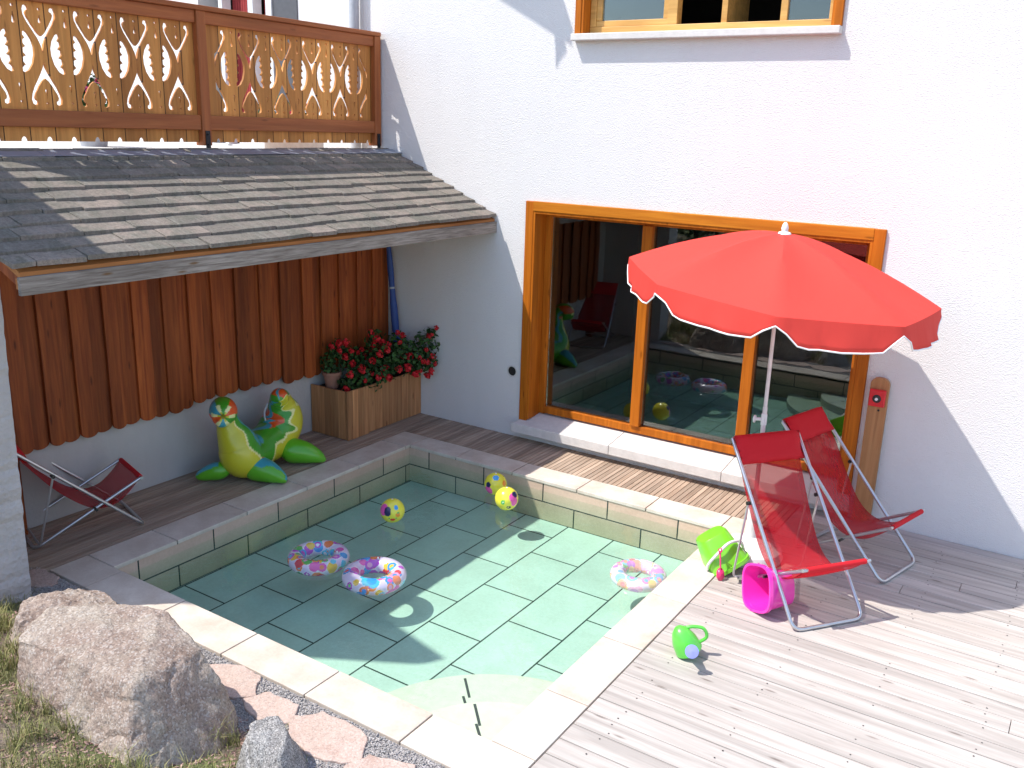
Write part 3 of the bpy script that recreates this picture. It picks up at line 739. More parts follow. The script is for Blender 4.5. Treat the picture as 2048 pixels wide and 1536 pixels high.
# ------------------------------------------------------------------ deck chairs
def arc_corner(p0, p1, p2, r, n=5):
    p0, p1, p2 = map(Vector, (p0, p1, p2)); a = (p0 - p1).normalized(); c = (p2 - p1).normalized()
    A = p1 + a * r; B = p1 + c * r
    return [A.lerp(p1, t / n).lerp(p1.lerp(B, t / n), t / n) for t in range(n + 1)]
def bez(ctrl, n=24):
    """Catmull-Rom through control points"""
    c = [Vector(p) for p in ctrl]; c = [c[0] * 2 - c[1]] + c + [c[-1] * 2 - c[-2]]; out = []
    m_ = len(c) - 3
    for i in range(m_):
        for k in range(n // m_ + (1 if i == m_ - 1 else 0)):
            t = k / (n // m_); p0, p1, p2, p3 = c[i:i + 4]
            out.append(.5 * ((2 * p1) + (-p0 + p2) * t + (2 * p0 - 5 * p1 + 4 * p2 - p3) * t * t + (-p0 + 3 * p1 - 3 * p2 + p3) * t ** 3))
    return out
def deck_chair(name, label, loc, rz, top=(-.86, 1.0), rear=-.70, seat=(.0, .425), prop=(-.58, .64), sag=None, hw=.255, pillow=True, group='folding deck chairs'):
    t = thing(name, label, 'deck chair', loc, rz, group)
    r = .0125
    # long frame: front ground bar up to the top bar
    b = MB(); q = hw + .012
    P = [Vector((top[0], -q, top[1]))] + arc_corner((top[0], -q, top[1]), (0, -q, r), (0, q, r), .07) + arc_corner((0, -q, r), (0, q, r), (top[0], q, top[1]), .07) + [Vector((top[0], q, top[1]))]
    b.tube(P, r, 10); b.tube([(top[0], -q, top[1]), (top[0], q, top[1])], r * .9, 10); b.build('long_frame', M['alu'], t, smooth=40)
    q = hw - .018; b = MB()
    P = [Vector((seat[0], -q, seat[1]))] + arc_corner((seat[0], -q, seat[1]), (rear, -q, r), (rear, q, r), .07) + arc_corner((rear, -q, r), (rear, q, r), (seat[0], q, seat[1]), .07) + [Vector((seat[0], q, seat[1]))]
    b.tube(P, r * .95, 10); b.tube([(seat[0], -q - .02, seat[1]), (seat[0], q + .02, seat[1])], r * .9, 10); b.build('seat_frame', M['alu'], t, smooth=40)
    q = hw + .03; b = MB(); rf_ = Vector((rear + .03, 0, .05))
    P = [Vector((prop[0], -q, prop[1]))] + arc_corner((prop[0], -q, prop[1]), (rf_.x, -q, rf_.z), (rf_.x, q, rf_.z), .05) + arc_corner((rf_.x, -q, rf_.z), (rf_.x, q, rf_.z), (prop[0], q, prop[1]), .05) + [Vector((prop[0], q, prop[1]))]
    b.tube(P, .008, 8); b.build('prop_frame', M['alu'], t, smooth=40)
    b = MB()
    f = prop
    for s_ in (-1, 1):
        b.tube([(prop[0], s_ * (hw - .005), prop[1]), (prop[0], s_ * (hw + .042), prop[1])], .014, 8)
        # crossing of the two frames
        tt = .32; b.tube([(-.335, s_ * (hw - .03), .22), (-.335, s_ * (hw + .03), .22)], .010, 8)
    b.build('hinge', M['black'], t, smooth=40)
    sag = sag or [(top[0], top[1]), (-.745, .78), (-.60, .53), (-.47, .345), (-.34, .262), (-.20, .268), (-.08, .345), (seat[0] + .005, seat[1] + .012)]
    pts = bez([(x, 0, z) for x, z in sag], 42); b = MB(); nw = 8
    for i, p in enumerate(pts):
        for k in range(nw + 1):
            y = (k / nw * 2 - 1) * (hw - .004 - .018 * (i / len(pts))); u = 1 - (k / nw * 2 - 1) ** 2
            mid = sin(pi * i / (len(pts) - 1)); b.v.append((p.x - 0.0 * u, y * (1 - .045 * mid), p.z - .016 * u * mid))
    for i in range(len(pts) - 1):
        for k in range(nw): b.f.append([i * (nw + 1) + k, i * (nw + 1) + k + 1, (i + 1) * (nw + 1) + k + 1, (i + 1) * (nw + 1) + k])
    b.build('sling', M['sling'], t, smooth=True, solid=.0025)
    # hems wrapped round the bars
    b = MB(); b.tube([(top[0], -hw + .01, top[1]), (top[0], hw - .01, top[1])], .019, 12); b.tube([(seat[0], -hw + .035, seat[1]), (seat[0], hw - .035, seat[1])], .018, 12)
    b.build('hem', M['pillow'], t, smooth=40)
    if pillow:
        d = (Vector((sag[1][0], 0, sag[1][1])) - Vector((top[0], 0, top[1]))).normalized(); nrm = Vector((-d.z, 0, d.x));
        if nrm.x < 0: nrm = -nrm
        b = MB(); nu, nv = 12, 14; L = .20
        base = Vector((top[0], 0, top[1])) - d * .012
        V = []
        for side in (1, -1):
            for i in range(nu + 1):
                for k in range(nv + 1):
                    u = i / nu; v = k / nv * 2 - 1
                    e = (1 - (2 * u - 1) ** 4) * (1 - v ** 6)
                    wob = .004 * noise.noise(Vector((u * 4, v * 5, side)))
                    V.append(base + d * (u * L) + nrm * (.024 + side * .026 * max(0, e) ** .5 + wob) + Vector((0, v * (hw + .012 - .01 * (1 - (2 * u - 1) ** 2)), 0)))
        n0 = (nu + 1) * (nv + 1); F = []
        for s_ in (0, 1):
            for i in range(nu):
                for k in range(nv):
                    a = s_ * n0 + i * (nv + 1) + k; F.append((a, a + 1, a + nv + 2, a + nv + 1))
        b.add(V, F); o = b.build('pillow', M['pillow'], t, smooth=True)
        bm = bmesh.new(); bm.from_mesh(o.data); bmesh.ops.remove_doubles(bm, verts=bm.verts, dist=.001); bmesh.ops.recalc_face_normals(bm, faces=bm.faces); bm.to_mesh(o.data); bm.free()
    return t
deck_chair('deck_chair', 'red deck chair nearest the camera, sunlit seat, pink bucket beside its foot', (4.82, -1.884, 0), atan2(-.6, .8))
deck_chair('deck_chair', 'red deck chair against the window, wholly in the parasol shade', (5.04, -.84, 0), atan2(-.25, .97), top=(-.90, .965), prop=(-.60, .62))
deck_chair('deck_chair', 'low reclined red deck chair in shade under the lean-to roof', (-.12, -3.45, 0), atan2(.958, .285), top=(-.86, .80), rear=-.76, seat=(.01, .383), prop=(-.60, .545),
           sag=[(-.86, .80), (-.72, .60), (-.58, .42), (-.42, .27), (-.30, .21), (-.18, .22), (-.08, .29), (.015, .395)])

# ------------------------------------------------------------------ parasol
pc = Vector((4.06, -1.205, 0)); ps = thing('parasol', 'red scalloped parasol with white piping on a thin pole', 'parasol', pc)
Rr, zr, za, ph0 = 1.035, 2.045, 2.372, radians(197)
TX, TY = -.105, .018
N = 8; NS = 12; NR = 12
def rim(a):   # polygon-ish rim with slight inward bow between ribs; returns radius
    s = ((a - ph0) / (2 * pi / N)) % 1; h = cos(pi / N) / cos((s - .5) * 2 * pi / N)
    return Rr * (h * .75 + .25 * (1 - .03 * sin(pi * s))), s
b = MB(); V = []; na = N * NS
for i in range(NR + 1):
    t_ = .012 + .988 * i / NR
    for k in range(na):
        a = ph0 + 2 * pi * k / na; R_, s = rim(a)
        r_ = R_ * t_
        z = za - (za - zr) * (t_ ** 1.62) - .035 * sin(pi * s) * sin(pi * t_ ** 1.3) 
        V.append((r_ * cos(a), r_ * sin(a), z))
F = [(i * na + k, i * na + (k + 1) % na, (i + 1) * na + (k + 1) % na, (i + 1) * na + k) for i in range(NR) for k in range(na)]
# valance
VN = 5; base = len(V)
rndp = random.Random(5); flare = [rndp.uniform(-.02, .05) for _ in range(N)]
def drop_(s): 
    e = min(1, min(s, 1 - s) / .20); return .055 + .105 * (e * e * (3 - 2 * e)) + .008 * sin(pi * s)
edge = []
for j in range(1, VN + 1):
    for k in range(na):
        a = ph0 + 2 * pi * k / na; R_, s = rim(a); q = int(((a - ph0) / (2 * pi / N)) + 1e-6) % N
        d = drop_(s) * j / VN; fl = (flare[q] * sin(pi * s) + .010 * sin(s * 19 + q * 2) * (j / VN) + .006 * sin(s * 47 + q)) * (j / VN)
        rr = R_ + fl + .004 * j / VN
        V.append((rr * cos(a), rr * sin(a), zr - d))
        if j == VN: edge.append((rr * cos(a), rr * sin(a), zr - d))
F += [(base - na + k, base - na + (k + 1) % na, base + (k + 1) % na, base + k) for k in range(na)]
F += [(base + i * na + k, base + i * na + (k + 1) % na, base + (i + 1) * na + (k + 1) % na, base + (i + 1) * na + k) for i in range(VN - 1) for k in range(na)]
V = [(x, y, z + TX * x + TY * y) for x, y, z in V]; edge = [(x, y, z + TX * x + TY * y) for x, y, z in edge]
b.add(V, F); can = b.build('canopy', M['canopy'], ps, smooth=38, solid=.002)
b = MB(); b.tube(edge, .0055, 6, closed=True); b.build('piping', M['trimw'], can, smooth=True)
b = MB(); b.tube([(0, 0, .05), (0, 0, 1.15)], .0165, 14); b.tube([(0, 0, 1.1), (0, 0, 2.385)], .0135, 14); b.build('pole', M['polewhite'], ps, smooth=40)
b = MB(); b.lathe([(.02, 2.362), (.045, 2.367), (.04, 2.379), (.02, 2.387), (.024, 2.405), (.018, 2.43), (.008, 2.445)], 16); b.build('finial', M['plastic_white'], ps, smooth=60)
for k in range(N):
    a = ph0 + 2 * pi * k / N; b = MB()
    pr = [((Rr * t_) * cos(a), (Rr * t_) * sin(a), za - (za - zr) * (t_ ** 1.62) - .012) for t_ in [.02 + .96 * i / 8 for i in range(9)]]
    pr = [(x, y, z + TX * x + TY * y) for x, y, z in pr]; b.tube(pr, .0045, 6); b.tube([(.02 * cos(a), .02 * sin(a), 1.93), pr[4]], .004, 6); b.build('rib', M['polewhite'], ps, smooth=True)
b = MB(); b.tube([(0, 0, 1.90), (0, 0, 1.95)], .024, 12); b.tube([(0, 0, 1.02), (0, 0, 1.10)], .021, 12); b.build('collar', M['plastic_white'], ps, smooth=40)
b = MB(); b.tube([(-.02, -.01, 1.06), (-.055, -.03, 1.06)], .012, 10); b.lathe([(.012, 0), (.028, .004), (.028, .012), (.012, .018)], 12, Matrix.Translation((-.05, -.028, 1.06)) @ Matrix.Rotation(radians(-90), 4, 'Y')); b.build('tilt_knob', M['plastic_white'], ps, smooth=40)
b = MB(); b.lathe([(.235, .0), (.24, .02), (.225, .075), (.12, .125), (.045, .16), (.04, .40), (.034, .405)], 40); b.build('base', M['plastic_white'], ps, smooth=40)
b = MB(); b.tube([(.03, 0, .33), (.075, 0, .33)], .010, 8); b.build('base_screw', M['plastic_white'], ps, smooth=40)

# ------------------------------------------------------------------ plank with red call box
pk = thing('mounting_plank', 'round topped larch plank with a red call box, right of the picture window', 'plank', (4.6, -.02, 0))
b = MB(); cx0, cx1, zt = -.078, .062, 1.16
pl = [(cx0, .0), (cx1, .0), (cx1, zt)] + [((cx0 + cx1) / 2 + .07 * cos(pi * k / 12), zt + .055 * sin(pi * k / 12)) for k in range(1, 12)] + [(cx0, zt)]
b.prism(pl, -.045, .0, 'Y'); b.build('plank', M['plank'], pk, bevel=.004)
b = MB(); b.box(cx0 + .008, cx1 - .012, -.085, -.0455, .99, 1.125); bx_ = b.build('call_box', M['alarm'], pk, bevel=.008)
b = MB(); b.lathe([(.033, 0), (.030, .008), (.022, .010)], 24, Matrix.Translation((-.01, -.085, 1.055)) @ Matrix.Rotation(radians(90), 4, 'X')); b.build('ring', M['black'], bx_, smooth=40)
b = MB(); b.lathe([(.012, 0), (.012, .016), (.006, .018)], 16, Matrix.Translation((-.01, -.086, 1.055)) @ Matrix.Rotation(radians(90), 4, 'X')); b.build('button', M['plastic_white'], bx_, smooth=40)
b = MB(); b.lathe([(.009, 0), (.008, .005)], 12, Matrix.Translation((.008, -.0455, .955)) @ Matrix.Rotation(radians(90), 4, 'X')); b.build('screw', M['bolt'], pk)

# ------------------------------------------------------------------ planter, geraniums, pot, folded parasol
pt = thing('planter_box', 'larch board planter box in the corner of the two walls', 'planter', (-.25, -.58, 0))
b = MB()
def boards(ax, fixed, a0, a1, n, z1, th=.02):
    for i in range(n):
        p0 = a0 + (a1 - a0) * i / n + .001; p1 = a0 + (a1 - a0) * (i + 1) / n - .001; j = random.uniform(-.002, .002)
        if ax == 'y': b.box(fixed - th + j, fixed + j, p0, p1, .002, z1 + j)
        else: b.box(p0, p1, fixed + j, fixed + th + j, .002, z1 + j)
boards('y', -.012, -1.155, -.012, 11, .49); boards('x', -1.158, -.49, -.035, 5, .49)
boards('x', -.03, -.49, -.035, 4, .49)
for i in range(4):
    b.box(-.011, .008, -1.165 + i * .077, -1.165 + (i + 1) * .077 - .002, .002, .498)
off(b, (-.25, -.58, 0)).build('side_boards', M['planter'], pt, bevel=.002)
b = MB(); b.box(-.488, -.036, -1.135, -.034, .05, .455); off(b, (-.25, -.58, 0)).build('soil', M['soil'], pt)
def blob(b, c, r, n=6, flat=.6):
    pass
def leafcluster(b, c, rad, n, size, rnd, up=.3):
    for _ in range(n):
        d = Vector((rnd.gauss(0, 1), rnd.gauss(0, 1), rnd.gauss(0, 1))).normalized() * rad * rnd.random() ** .4
        p = Vector(c) + d; nrm = (d.normalized() + Vector((rnd.gauss(0, .5), rnd.gauss(0, .5), up + rnd.gauss(0, .4)))).normalized()
        x = nrm.orthogonal().normalized(); x = Matrix.Rotation(rnd.uniform(0, 6.28), 3, nrm) @ x; y = nrm.cross(x); s_ = size * rnd.uniform(.6, 1.25)
        pts = []
        for k in range(7):
            a = 2 * pi * k / 7; q = s_ * (1 if k % 2 else .82)
            pts.append(p + x * cos(a) * q + y * sin(a) * q + nrm * (.25 * s_ * (cos(a) ** 2)))
        b.add(pts, [list(range(7))])
def flowerhead(b, c, r, rnd):
    for _ in range(26):
        d = Vector((rnd.gauss(0, 1), rnd.gauss(0, 1), rnd.gauss(0, 1))).normalized()
        p = Vector(c) + d * r * rnd.uniform(.6, 1); nrm = (d + Vector((rnd.gauss(0, .3), rnd.gauss(0, .3), rnd.gauss(0, .3)))).normalized()
        x = nrm.orthogonal().normalized(); y = nrm.cross(x); s_ = r * rnd.uniform(.35, .5)
        b.add([p + x * cos(2 * pi * k / 5) * s_ * (1) + y * sin(2 * pi * k / 5) * s_ + nrm * s_ * (.3 if k % 2 else 0) for k in range(5)], [list(range(5))])
rnd = random.Random(21)
gz = thing('geranium', 'bushy red flowering geraniums spilling from the planter box', 'plant', (-.2, -.55, .41)); GP = (-.2, -.55, .41)
b = MB()
cl_ = [(-.12, -.95, .55, .14), (-.05, -.75, .58, .17), (-.15, -.62, .70, .18), (-.02, -.45, .66, .19), (-.1, -.3, .78, .17), (.06, -.22, .66, .18), (.12, -.10, .80, .15), (.14, -.14, .62, .14), (-.3, -.8, .72, .14), (-.2, -.2, .62, .16), (-.3, -.5, .62, .16), (-.32, -.95, .85, .10), (.16, -.06, .93, .07), (-.2, -.55, .9, .1)]
for x, y, z, r in cl_: leafcluster(b, (x, y, z), r, int(2300 * r * r * 2.7), .022, rnd)
for _ in range(40):
    x, y, z, r = rnd.choice(cl_); b.tube([(x * .4 - .15, y, .40), (x * .8 - .03, y + rnd.uniform(-.05, .05), (z + .4) / 2 + .05), (x + rnd.uniform(-r, r) * .6, y + rnd.uniform(-r, r) * .6, z + rnd.uniform(0, r))], .0035, 5)
off(b, GP).build('foliage', M['leaf'], gz)
fl = []
tries = 0
while len(fl) < 60 and tries < 9000:
    tries += 1
    x, y, z, r = rnd.choice(cl_); d = Vector((abs(rnd.gauss(0, 1)) * .9 + .1, rnd.gauss(0, .8) - .3, rnd.gauss(.1, .8))).normalized()
    p = Vector((x, y, z)) + d * r * rnd.uniform(.9, 1.15)
    if p.y > -.02 or p.x < -.4: continue
    if all((p - q).length > .065 for q in fl) : fl.append(p)
for p in fl:
    b = MB(); flowerhead(b, p, rnd.uniform(.022, .044), rnd); off(b, GP).build('flower_head', M['petal'], gz)
tp = thing('flower_pot', 'terracotta pot with a small leafy plant on the left end of the planter box', 'pot', (-.33, -1.02, .455))
b = MB(); b.lathe([(.06, 0), (.085, .13), (.095, .135), (.097, .165), (.085, .168), (.08, .15)], 28); b.build('pot', M['terracotta'], tp, smooth=40)
b = MB(); leafcluster(b, (0, 0, .26), .12, 150, .02, rnd); leafcluster(b, (.02, .03, .40), .07, 40, .018, rnd); b.build('foliage', M['leaf'], tp)
bp = thing('folded_parasol', 'folded dark blue parasol standing behind the geraniums', 'parasol', (-.34, -.09, .4))
b = MB(); n = 10; pts = [(0.09 - .14 * t_, 0, .05 + 1.35 * t_) for t_ in [i / n for i in range(n + 1)]]
b.tube(pts, [.048 - .022 * t_ + .004 * sin(t_ * 17) for t_ in [i / n for i in range(n + 1)]], 12); b.build('cover', M['blue'], bp, smooth=50)
b = MB(); b.tube([(-.004, 0, .93), (-.006, 0, .95)], .036, 10); b.build('strap', M['pipegrey'], bp)

# ------------------------------------------------------------------ painted inflatables
PAL = [(.80, .03, .05), (.02, .35, .80), (.85, .10, .45), (.95, .62, .03), (.10, .55, .10), (.55, .06, .60), (.95, .25, .05), (.05, .60, .80), (.90, .40, .65)]
def torus_ring(name, label, loc, R_, r, seed, rz, pale=0, group='swim rings on the water'):
    rn = random.Random(seed); spots = []
    for _ in range(110):
        u, v = rn.uniform(0, 2 * pi), rn.uniform(0, 2 * pi); spots.append((u, v, rn.uniform(.020, .042), rn.choice(PAL), rn.choice(PAL + [(1, 1, 1)]), rn.random() < .5))
    bg_ = (.78, .70, .88)
    nu, nv = 220, 72; b = MB(); V = []; C_ = []
    sp = [(Vector(((R_ + r * cos(v)) * cos(u), (R_ + r * cos(v)) * sin(u), r * sin(v))), q, c, c2, h) for u, v, q, c, c2, h in spots]
    for i in range(nu):
        u = 2 * pi * i / nu
        for j in range(nv):
            v = 2 * pi * j / nv; rr = r * (1 + .012 * sin(u * 24) * (cos(v) < -.2)); P = Vector(((R_ + rr * cos(v)) * cos(u), (R_ + rr * cos(v)) * sin(u), rr * .93 * sin(v)))
            c = bg_
            for S_, q, c1, c2, h in sp:
                d = (P - S_).length
                if d < q: c = c2 if (h and d < q * .5) else c1; break
                if d < q * 1.18: c = (.9, .9, .95)
            c = tuple(a + (1 - a) * pale for a in c)
            V.append(P); C_.append(c)
    b.add(V, [(i * nv + j, ((i + 1) % nu) * nv + j, ((i + 1) % nu) * nv + (j + 1) % nv, i * nv + (j + 1) % nv) for i in range(nu) for j in range(nv)], C_)
    t = thing(name, label, 'swim ring', loc, rz, group); b.build('tube', M['vinyl'], t, smooth=True)
    b = MB(); b.tube([((R_ - r * .35), 0, r * .88), ((R_ - r * .35), 0, r * 1.12)], .007, 10); b.build('valve', M['plastic_white'], t, smooth=40)
    return t
M['vinyl'] = vcol('printed_vinyl', .18, .8, .30)
M['ballskin'] = vcol('printed_ball', .25, .5)
M['dino'] = vcol('printed_inflatable', .3, .35)
zr_ = -.088
torus_ring('swim_ring', 'printed swim ring farther from the camera of the touching pair, in shade', (1.435, -3.00, zr_), .165, .062, 3, .4)
torus_ring('swim_ring', 'shiny printed swim ring nearer the camera of the touching pair', (1.945, -2.965, zr_), .165, .064, 8, 2.1)
torus_ring('swim_ring', 'pale sunlit swim ring alone by the right edge of the pool', (3.462, -1.83, zr_), .150, .055, 14, 1.0, pale=.25)
def ball(label, loc, spots, rot):
    nu, nv = 96, 48; b = MB(); V = []; C_ = []; R_ = .100
    sp = [(Vector((cos(a) * cos(e), sin(a) * cos(e), sin(e))), q, c, ex) for a, e, q, c, ex in spots]
    for j in range(nv + 1):
        e = -pi / 2 + pi * j / nv
        for i in range(nu):
            a = 2 * pi * i / nu; P = Vector((cos(a) * cos(e), sin(a) * cos(e), sin(e))); c = (.83, .76, .06)
            for S_, q, c1, ex in sp:
                D = P - S_; D.z *= ex
                if D.length < q: c = c1
            V.append(P * R_); C_.append(c)
    b.add(V, [(j * nu + i, j * nu + (i + 1) % nu, (j + 1) * nu + (i + 1) % nu, (j + 1) * nu + i) for j in range(nv) for i in range(nu)], C_)
    t = thing('beach_ball', label, 'ball', loc, 0, 'yellow beach balls on the water'); b.build('skin', M['ballskin'], t, smooth=True)
    b = MB(); b.tube([(0, 0, R_ - .003), (0, 0, R_ + .002)], .008, 10); b.build('valve', M['plastic_white'], t, smooth=40); t.rotation_euler = rot
    return t
pk_, nv_, bl_, gr_, rd_, bk_, og_ = (.85, .10, .42), (.02, .03, .10), (.05, .35, .75), (.08, .50, .10), (.80, .05, .02), (.02, .02, .02), (.9, .3, .03)
A0 = -.95  # azimuth towards the camera
ball('yellow beach ball with red mouth and dark blue spot, alone on the water', (1.395, -2.125, -.028), [(A0 - .85, .35, .5, pk_, 1), (A0 - .35, .30, .30, nv_, .7), (A0 + .45, .62, .17, bl_, .8), (A0 + .1, -.42, .24, rd_, 1.8), (A0 - .2, -.30, .07, gr_, 1), (A0 + .4, -.28, .07, gr_, 1), (A0 + .55, .0, .2, og_, 1), (A0 + .55, .16, .13, gr_, 1.6)], (0, 0, 0))
ball('yellow beach ball with pink patch floating behind the sunlit one', (1.745, -1.15, -.022), [(A0 - .75, -.35, .42, pk_, 1), (A0 - .75, .2, .26, nv_, 1), (A0 + .0, .95, .28, bl_, 1), (A0 + .9, .3, .25, og_, 1)], (0, 0, 0))
ball('sunlit yellow beach ball with pink heart patch and green eye, in front of another', (2.005, -1.365, -.022), [(A0 + .62, .42, .38, pk_, 1), (A0 + .72, .0, .36, pk_, 1), (A0 + 1.0, .62, .32, nv_, 1.2), (A0 - .35, .05, .17, gr_, .8), (A0 - .35, .05, .07, (.85, .85, .8), 1), (A0 + .18, -.45, .2, bk_, 1.2), (A0 + .12, -.42, .08, (.8, .7, .2), 1)], (0, 0, 0))

# inflatable dinosaur
dn = thing('inflatable_dinosaur', 'green and yellow inflatable dinosaur with four flippers on the slatted deck', 'inflatable toy', (-.05, -2.2, 0)); DP = Vector((-.05, -2.2, 0))
YE, PY, GR, TE, RD = (.62, .58, .03), (.80, .80, .35), (.06, .33, .02), (.05, .34, .42), (.75, .10, .015)
def dcol(p, nrm, t_):
    if t_ < .26:
        q = p - Vector((.05, -.43, .65)); a = atan2(q.z, q.y * .77 + q.x * .64); rr = (q - Vector((.77, -.64, 0)) * q.dot(Vector((.77, -.64, 0)))).length
        ray_ = cos(6 * a + .5) > -.1 + rr * 6
        if t_ < .19:
            if rr < .02: return (.30, .28, .02)
            if ray_ and rr < .095: return PY if rr > .045 else YE
            return [RD, TE, GR, RD, GR, TE][int((a + pi) / (2 * pi) * 5.99)]
    k = min(1, max(0, (t_ - .50) / .12)); vd = Vector((.30, -.85, -.35)).lerp(Vector((.72, .45, -.40)), k).normalized()
    s_ = nrm.dot(vd) + .13 * sin(t_ * 62)
    tq = .30 + .42 * k
    if s_ > tq: return YE
    if s_ > tq - .10: return PY
    q = noise.noise(Vector((p.x * 5, p.y * 7, p.z * 7)) + Vector((3, 1, 4)))
    if s_ < -.35 and s_ > -.62: return TE
    if q > .18: return RD
    return GR
def swept(ctrl, seg=40, n=120, colf=None, t0=0, t1=1):
    P = [Vector(c[:3]) for c in ctrl]; R_ = [c[3] for c in ctrl]
    pts = bez(P, n); rr = [v.x for v in bez([(r, 0, 0) for r in R_], n)]
    b = MB(); b.tube(pts, rr, seg); V = [Vector(v) for v in b.v]; C_ = []
    m_ = len(pts)
    for i in range(m_):
        for k in range(seg):
            v = V[i * seg + k]; nr = (v - pts[i]).normalized(); C_.append(colf(v, nr, i / m_))
    b.c = C_; return b
body = [(.055, -2.72, .61, .012), (.04, -2.69, .61, .07), (.0, -2.63, .65, .112), (-.06, -2.58, .66, .105), (-.085, -2.53, .58, .085), (-.08, -2.50, .46, .120), (-.05, -2.46, .33, .168), (-.03, -2.42, .205, .188), (-.07, -2.27, .185, .172), (-.12, -2.12, .20, .172), (-.15, -1.97, .22, .185), (-.16, -1.86, .32, .190), (-.15, -1.84, .43, .165), (-.14, -1.87, .53, .115), (-.10, -1.92, .60, .088), (-.05, -1.97, .61, .07), (-.02, -2.0, .60, .012)]
b = swept([(x - DP.x, y - DP.y, z, r) for x, y, z, r in body], 96, 336, dcol); db = b.build('body', M['dino'], dn, smooth=True)
def flip(pts, f): 
    def cf(p, nr, t_):
        if nr.z > .55 and f: return TE if abs(nr.x) < .35 and t_ > .25 else (.12, .46, .02)
        if nr.z > .35 and not f: return (RD if sin(t_ * 60) > -.2 else (.85, .7, .1)) if nr.x < -.2 else (.12, .46, .02)
        return (.12, .46, .02)
    b = swept([(x - DP.x, y - DP.y, z, r) for x, y, z, r in pts], 48, 90, cf)
    return b.build('flipper', M['dino'], dn, smooth=True)
flip([(-.02, -2.44, .12, .03), (.06, -2.40, .115, .105), (.18, -2.36, .10, .10), (.28, -2.33, .072, .07), (.35, -2.31, .045, .036), (.37, -2.305, .04, .01)], True)
flip([(-.08, -1.98, .12, .03), (.0, -1.93, .125, .108), (.10, -1.86, .11, .105), (.19, -1.80, .08, .075), (.25, -1.75, .045, .036), (.27, -1.735, .04, .01)], False)
flip([(-.06, -2.52, .12, .03), (-.13, -2.58, .10, .075), (-.20, -2.64, .08, .07), (-.27, -2.70, .05, .04), (-.29, -2.71, .04, .01)], True)
flip([(-.18, -1.96, .12, .03), (-.27, -1.98, .10, .07), (-.34, -2.02, .08, .06), (-.38, -2.04, .05, .03)], True)
b = MB(); pl = [(-.015, .0), (.03, .0), (.03, .16), (-.015, .16)]
MT = Matrix.Translation((.0 - .012, .325, .37)) @ Matrix.Rotation(radians(-42), 4, 'Z') @ Matrix.Rotation(radians(-6), 4, 'Y')
b.box(-.002, .002, -.018, .024, -.0, .13, MT); b.build('tag', M['plastic_white'], dn)
for sx in (-1, 1):
    b = MB(); q = [(-.13, .335 - .0 + sx * .125, .55), (-.13, .335 + sx * .165, .49), (-.12, .335 + sx * .175, .42), (-.11, .335 + sx * .15, .36)]
    b.tube(bez(q, 15), .009, 8); b.build('handle', M['pipegrey'] if sx < 0 else M['blue'], dn, smooth=40)

# ------------------------------------------------------------------ buckets, shovel, watering can
def rsq(r, a, p=3.2):
    return r / ((abs(cos(a)) ** p + abs(sin(a)) ** p) ** (1 / p))
def bucket_mesh(h, r0, r1, th=.004, seg=48, ribs=0):
    b = MB(); prof = [(.001, 0), (r0, 0), (r0 * .5 + r1 * .5, h * .5), (r1, h), (r1 + .012, h), (r1 + .012, h - .014), (r1 + .004, h - .014)]
    prof = [(.001, 0), (r0 * .92, 0), (r0, .008), (r1, h - .02), (r1 + .010, h - .02), (r1 + .010, h), (r1 - th, h), (r0 - th, .012), (.001, .010)]
    V = [(rsq(r, 2 * pi * k / seg) * cos(2 * pi * k / seg), rsq(r, 2 * pi * k / seg) * sin(2 * pi * k / seg), z) for r, z in prof for k in range(seg)]
    b.add(V, [(i * seg + k, i * seg + (k + 1) % seg, (i + 1) * seg + (k + 1) % seg, (i + 1) * seg + k) for i in range(len(prof) - 1) for k in range(seg)])
    return b
def orient(o, loc, zdir, roll=0):
    q = Vector(zdir).normalized().to_track_quat('Z', 'Y'); o.rotation_mode = 'QUATERNION'; o.rotation_quaternion = q @ Matrix.Rotation(roll, 3, 'Z').to_quaternion(); o.location = loc
gb = thing('toy_bucket', 'lime green toy bucket with white handle tipped on the coping', 'bucket')
bucket_mesh(.20, .085, .115).build('bucket', M['green_pl'], gb, smooth=40)
b = MB(); b.tube(bez([(0, -.122, .185), (.07, -.11, .10), (.115, -.04, .06), (.12, .04, .075), (.07, .11, .12), (0, .122, .185)], 30), .0085, 8); b.build('handle', M['plastic_white'], gb, smooth=True)
gb.scale = (1.3, 1.3, 1.3); orient(gb, (3.86, -1.52, .235), (.38, .10, -.62), radians(150))
sh = thing('toy_shovel', 'small raspberry pink toy shovel hanging on the green bucket', 'shovel', (4.03, -1.70, .0))
b = MB(); b.tube([(-.035, .03, .20), (-.01, .0, .085)], .006, 8); b.tube([(-.05, .035, .205), (-.03, .03, .225), (-.02, .02, .20), (-.035, .02, .185)], .005, 6, closed=True); b.build('shaft', M['shovel'], sh, smooth=40)
b = MB(); MT = Matrix.Translation((-.01, 0, .085)) @ Matrix.Rotation(radians(30), 4, 'Z') @ Matrix.Rotation(radians(-22), 4, 'X')
V = [MT @ Vector((x, .012 * (1 - (x / .03) ** 2) , z)) for z, x in [(0, -.012), (0, .012), (-.02, -.026), (-.02, .026), (-.06, -.028), (-.06, .028), (-.085, -.012), (-.085, .012)]]
b.add(V, [(0, 1, 3, 2), (2, 3, 5, 4), (4, 5, 7, 6)]); b.build('blade', M['shovel'], sh, smooth=True, solid=.004)
pb = thing('toy_bucket', 'magenta toy bucket lying on its side under the deck chair', 'bucket')
bucket_mesh(.20, .095, .128).build('bucket', M['pink_pl'], pb, smooth=40)
b = MB(); b.tube(bez([(0, -.135, .18), (-.10, -.10, .17), (-.145, 0, .16), (-.10, .10, .17), (0, .135, .18)], 24), .007, 8); b.build('handle', M['pink_pl'], pb, smooth=True)
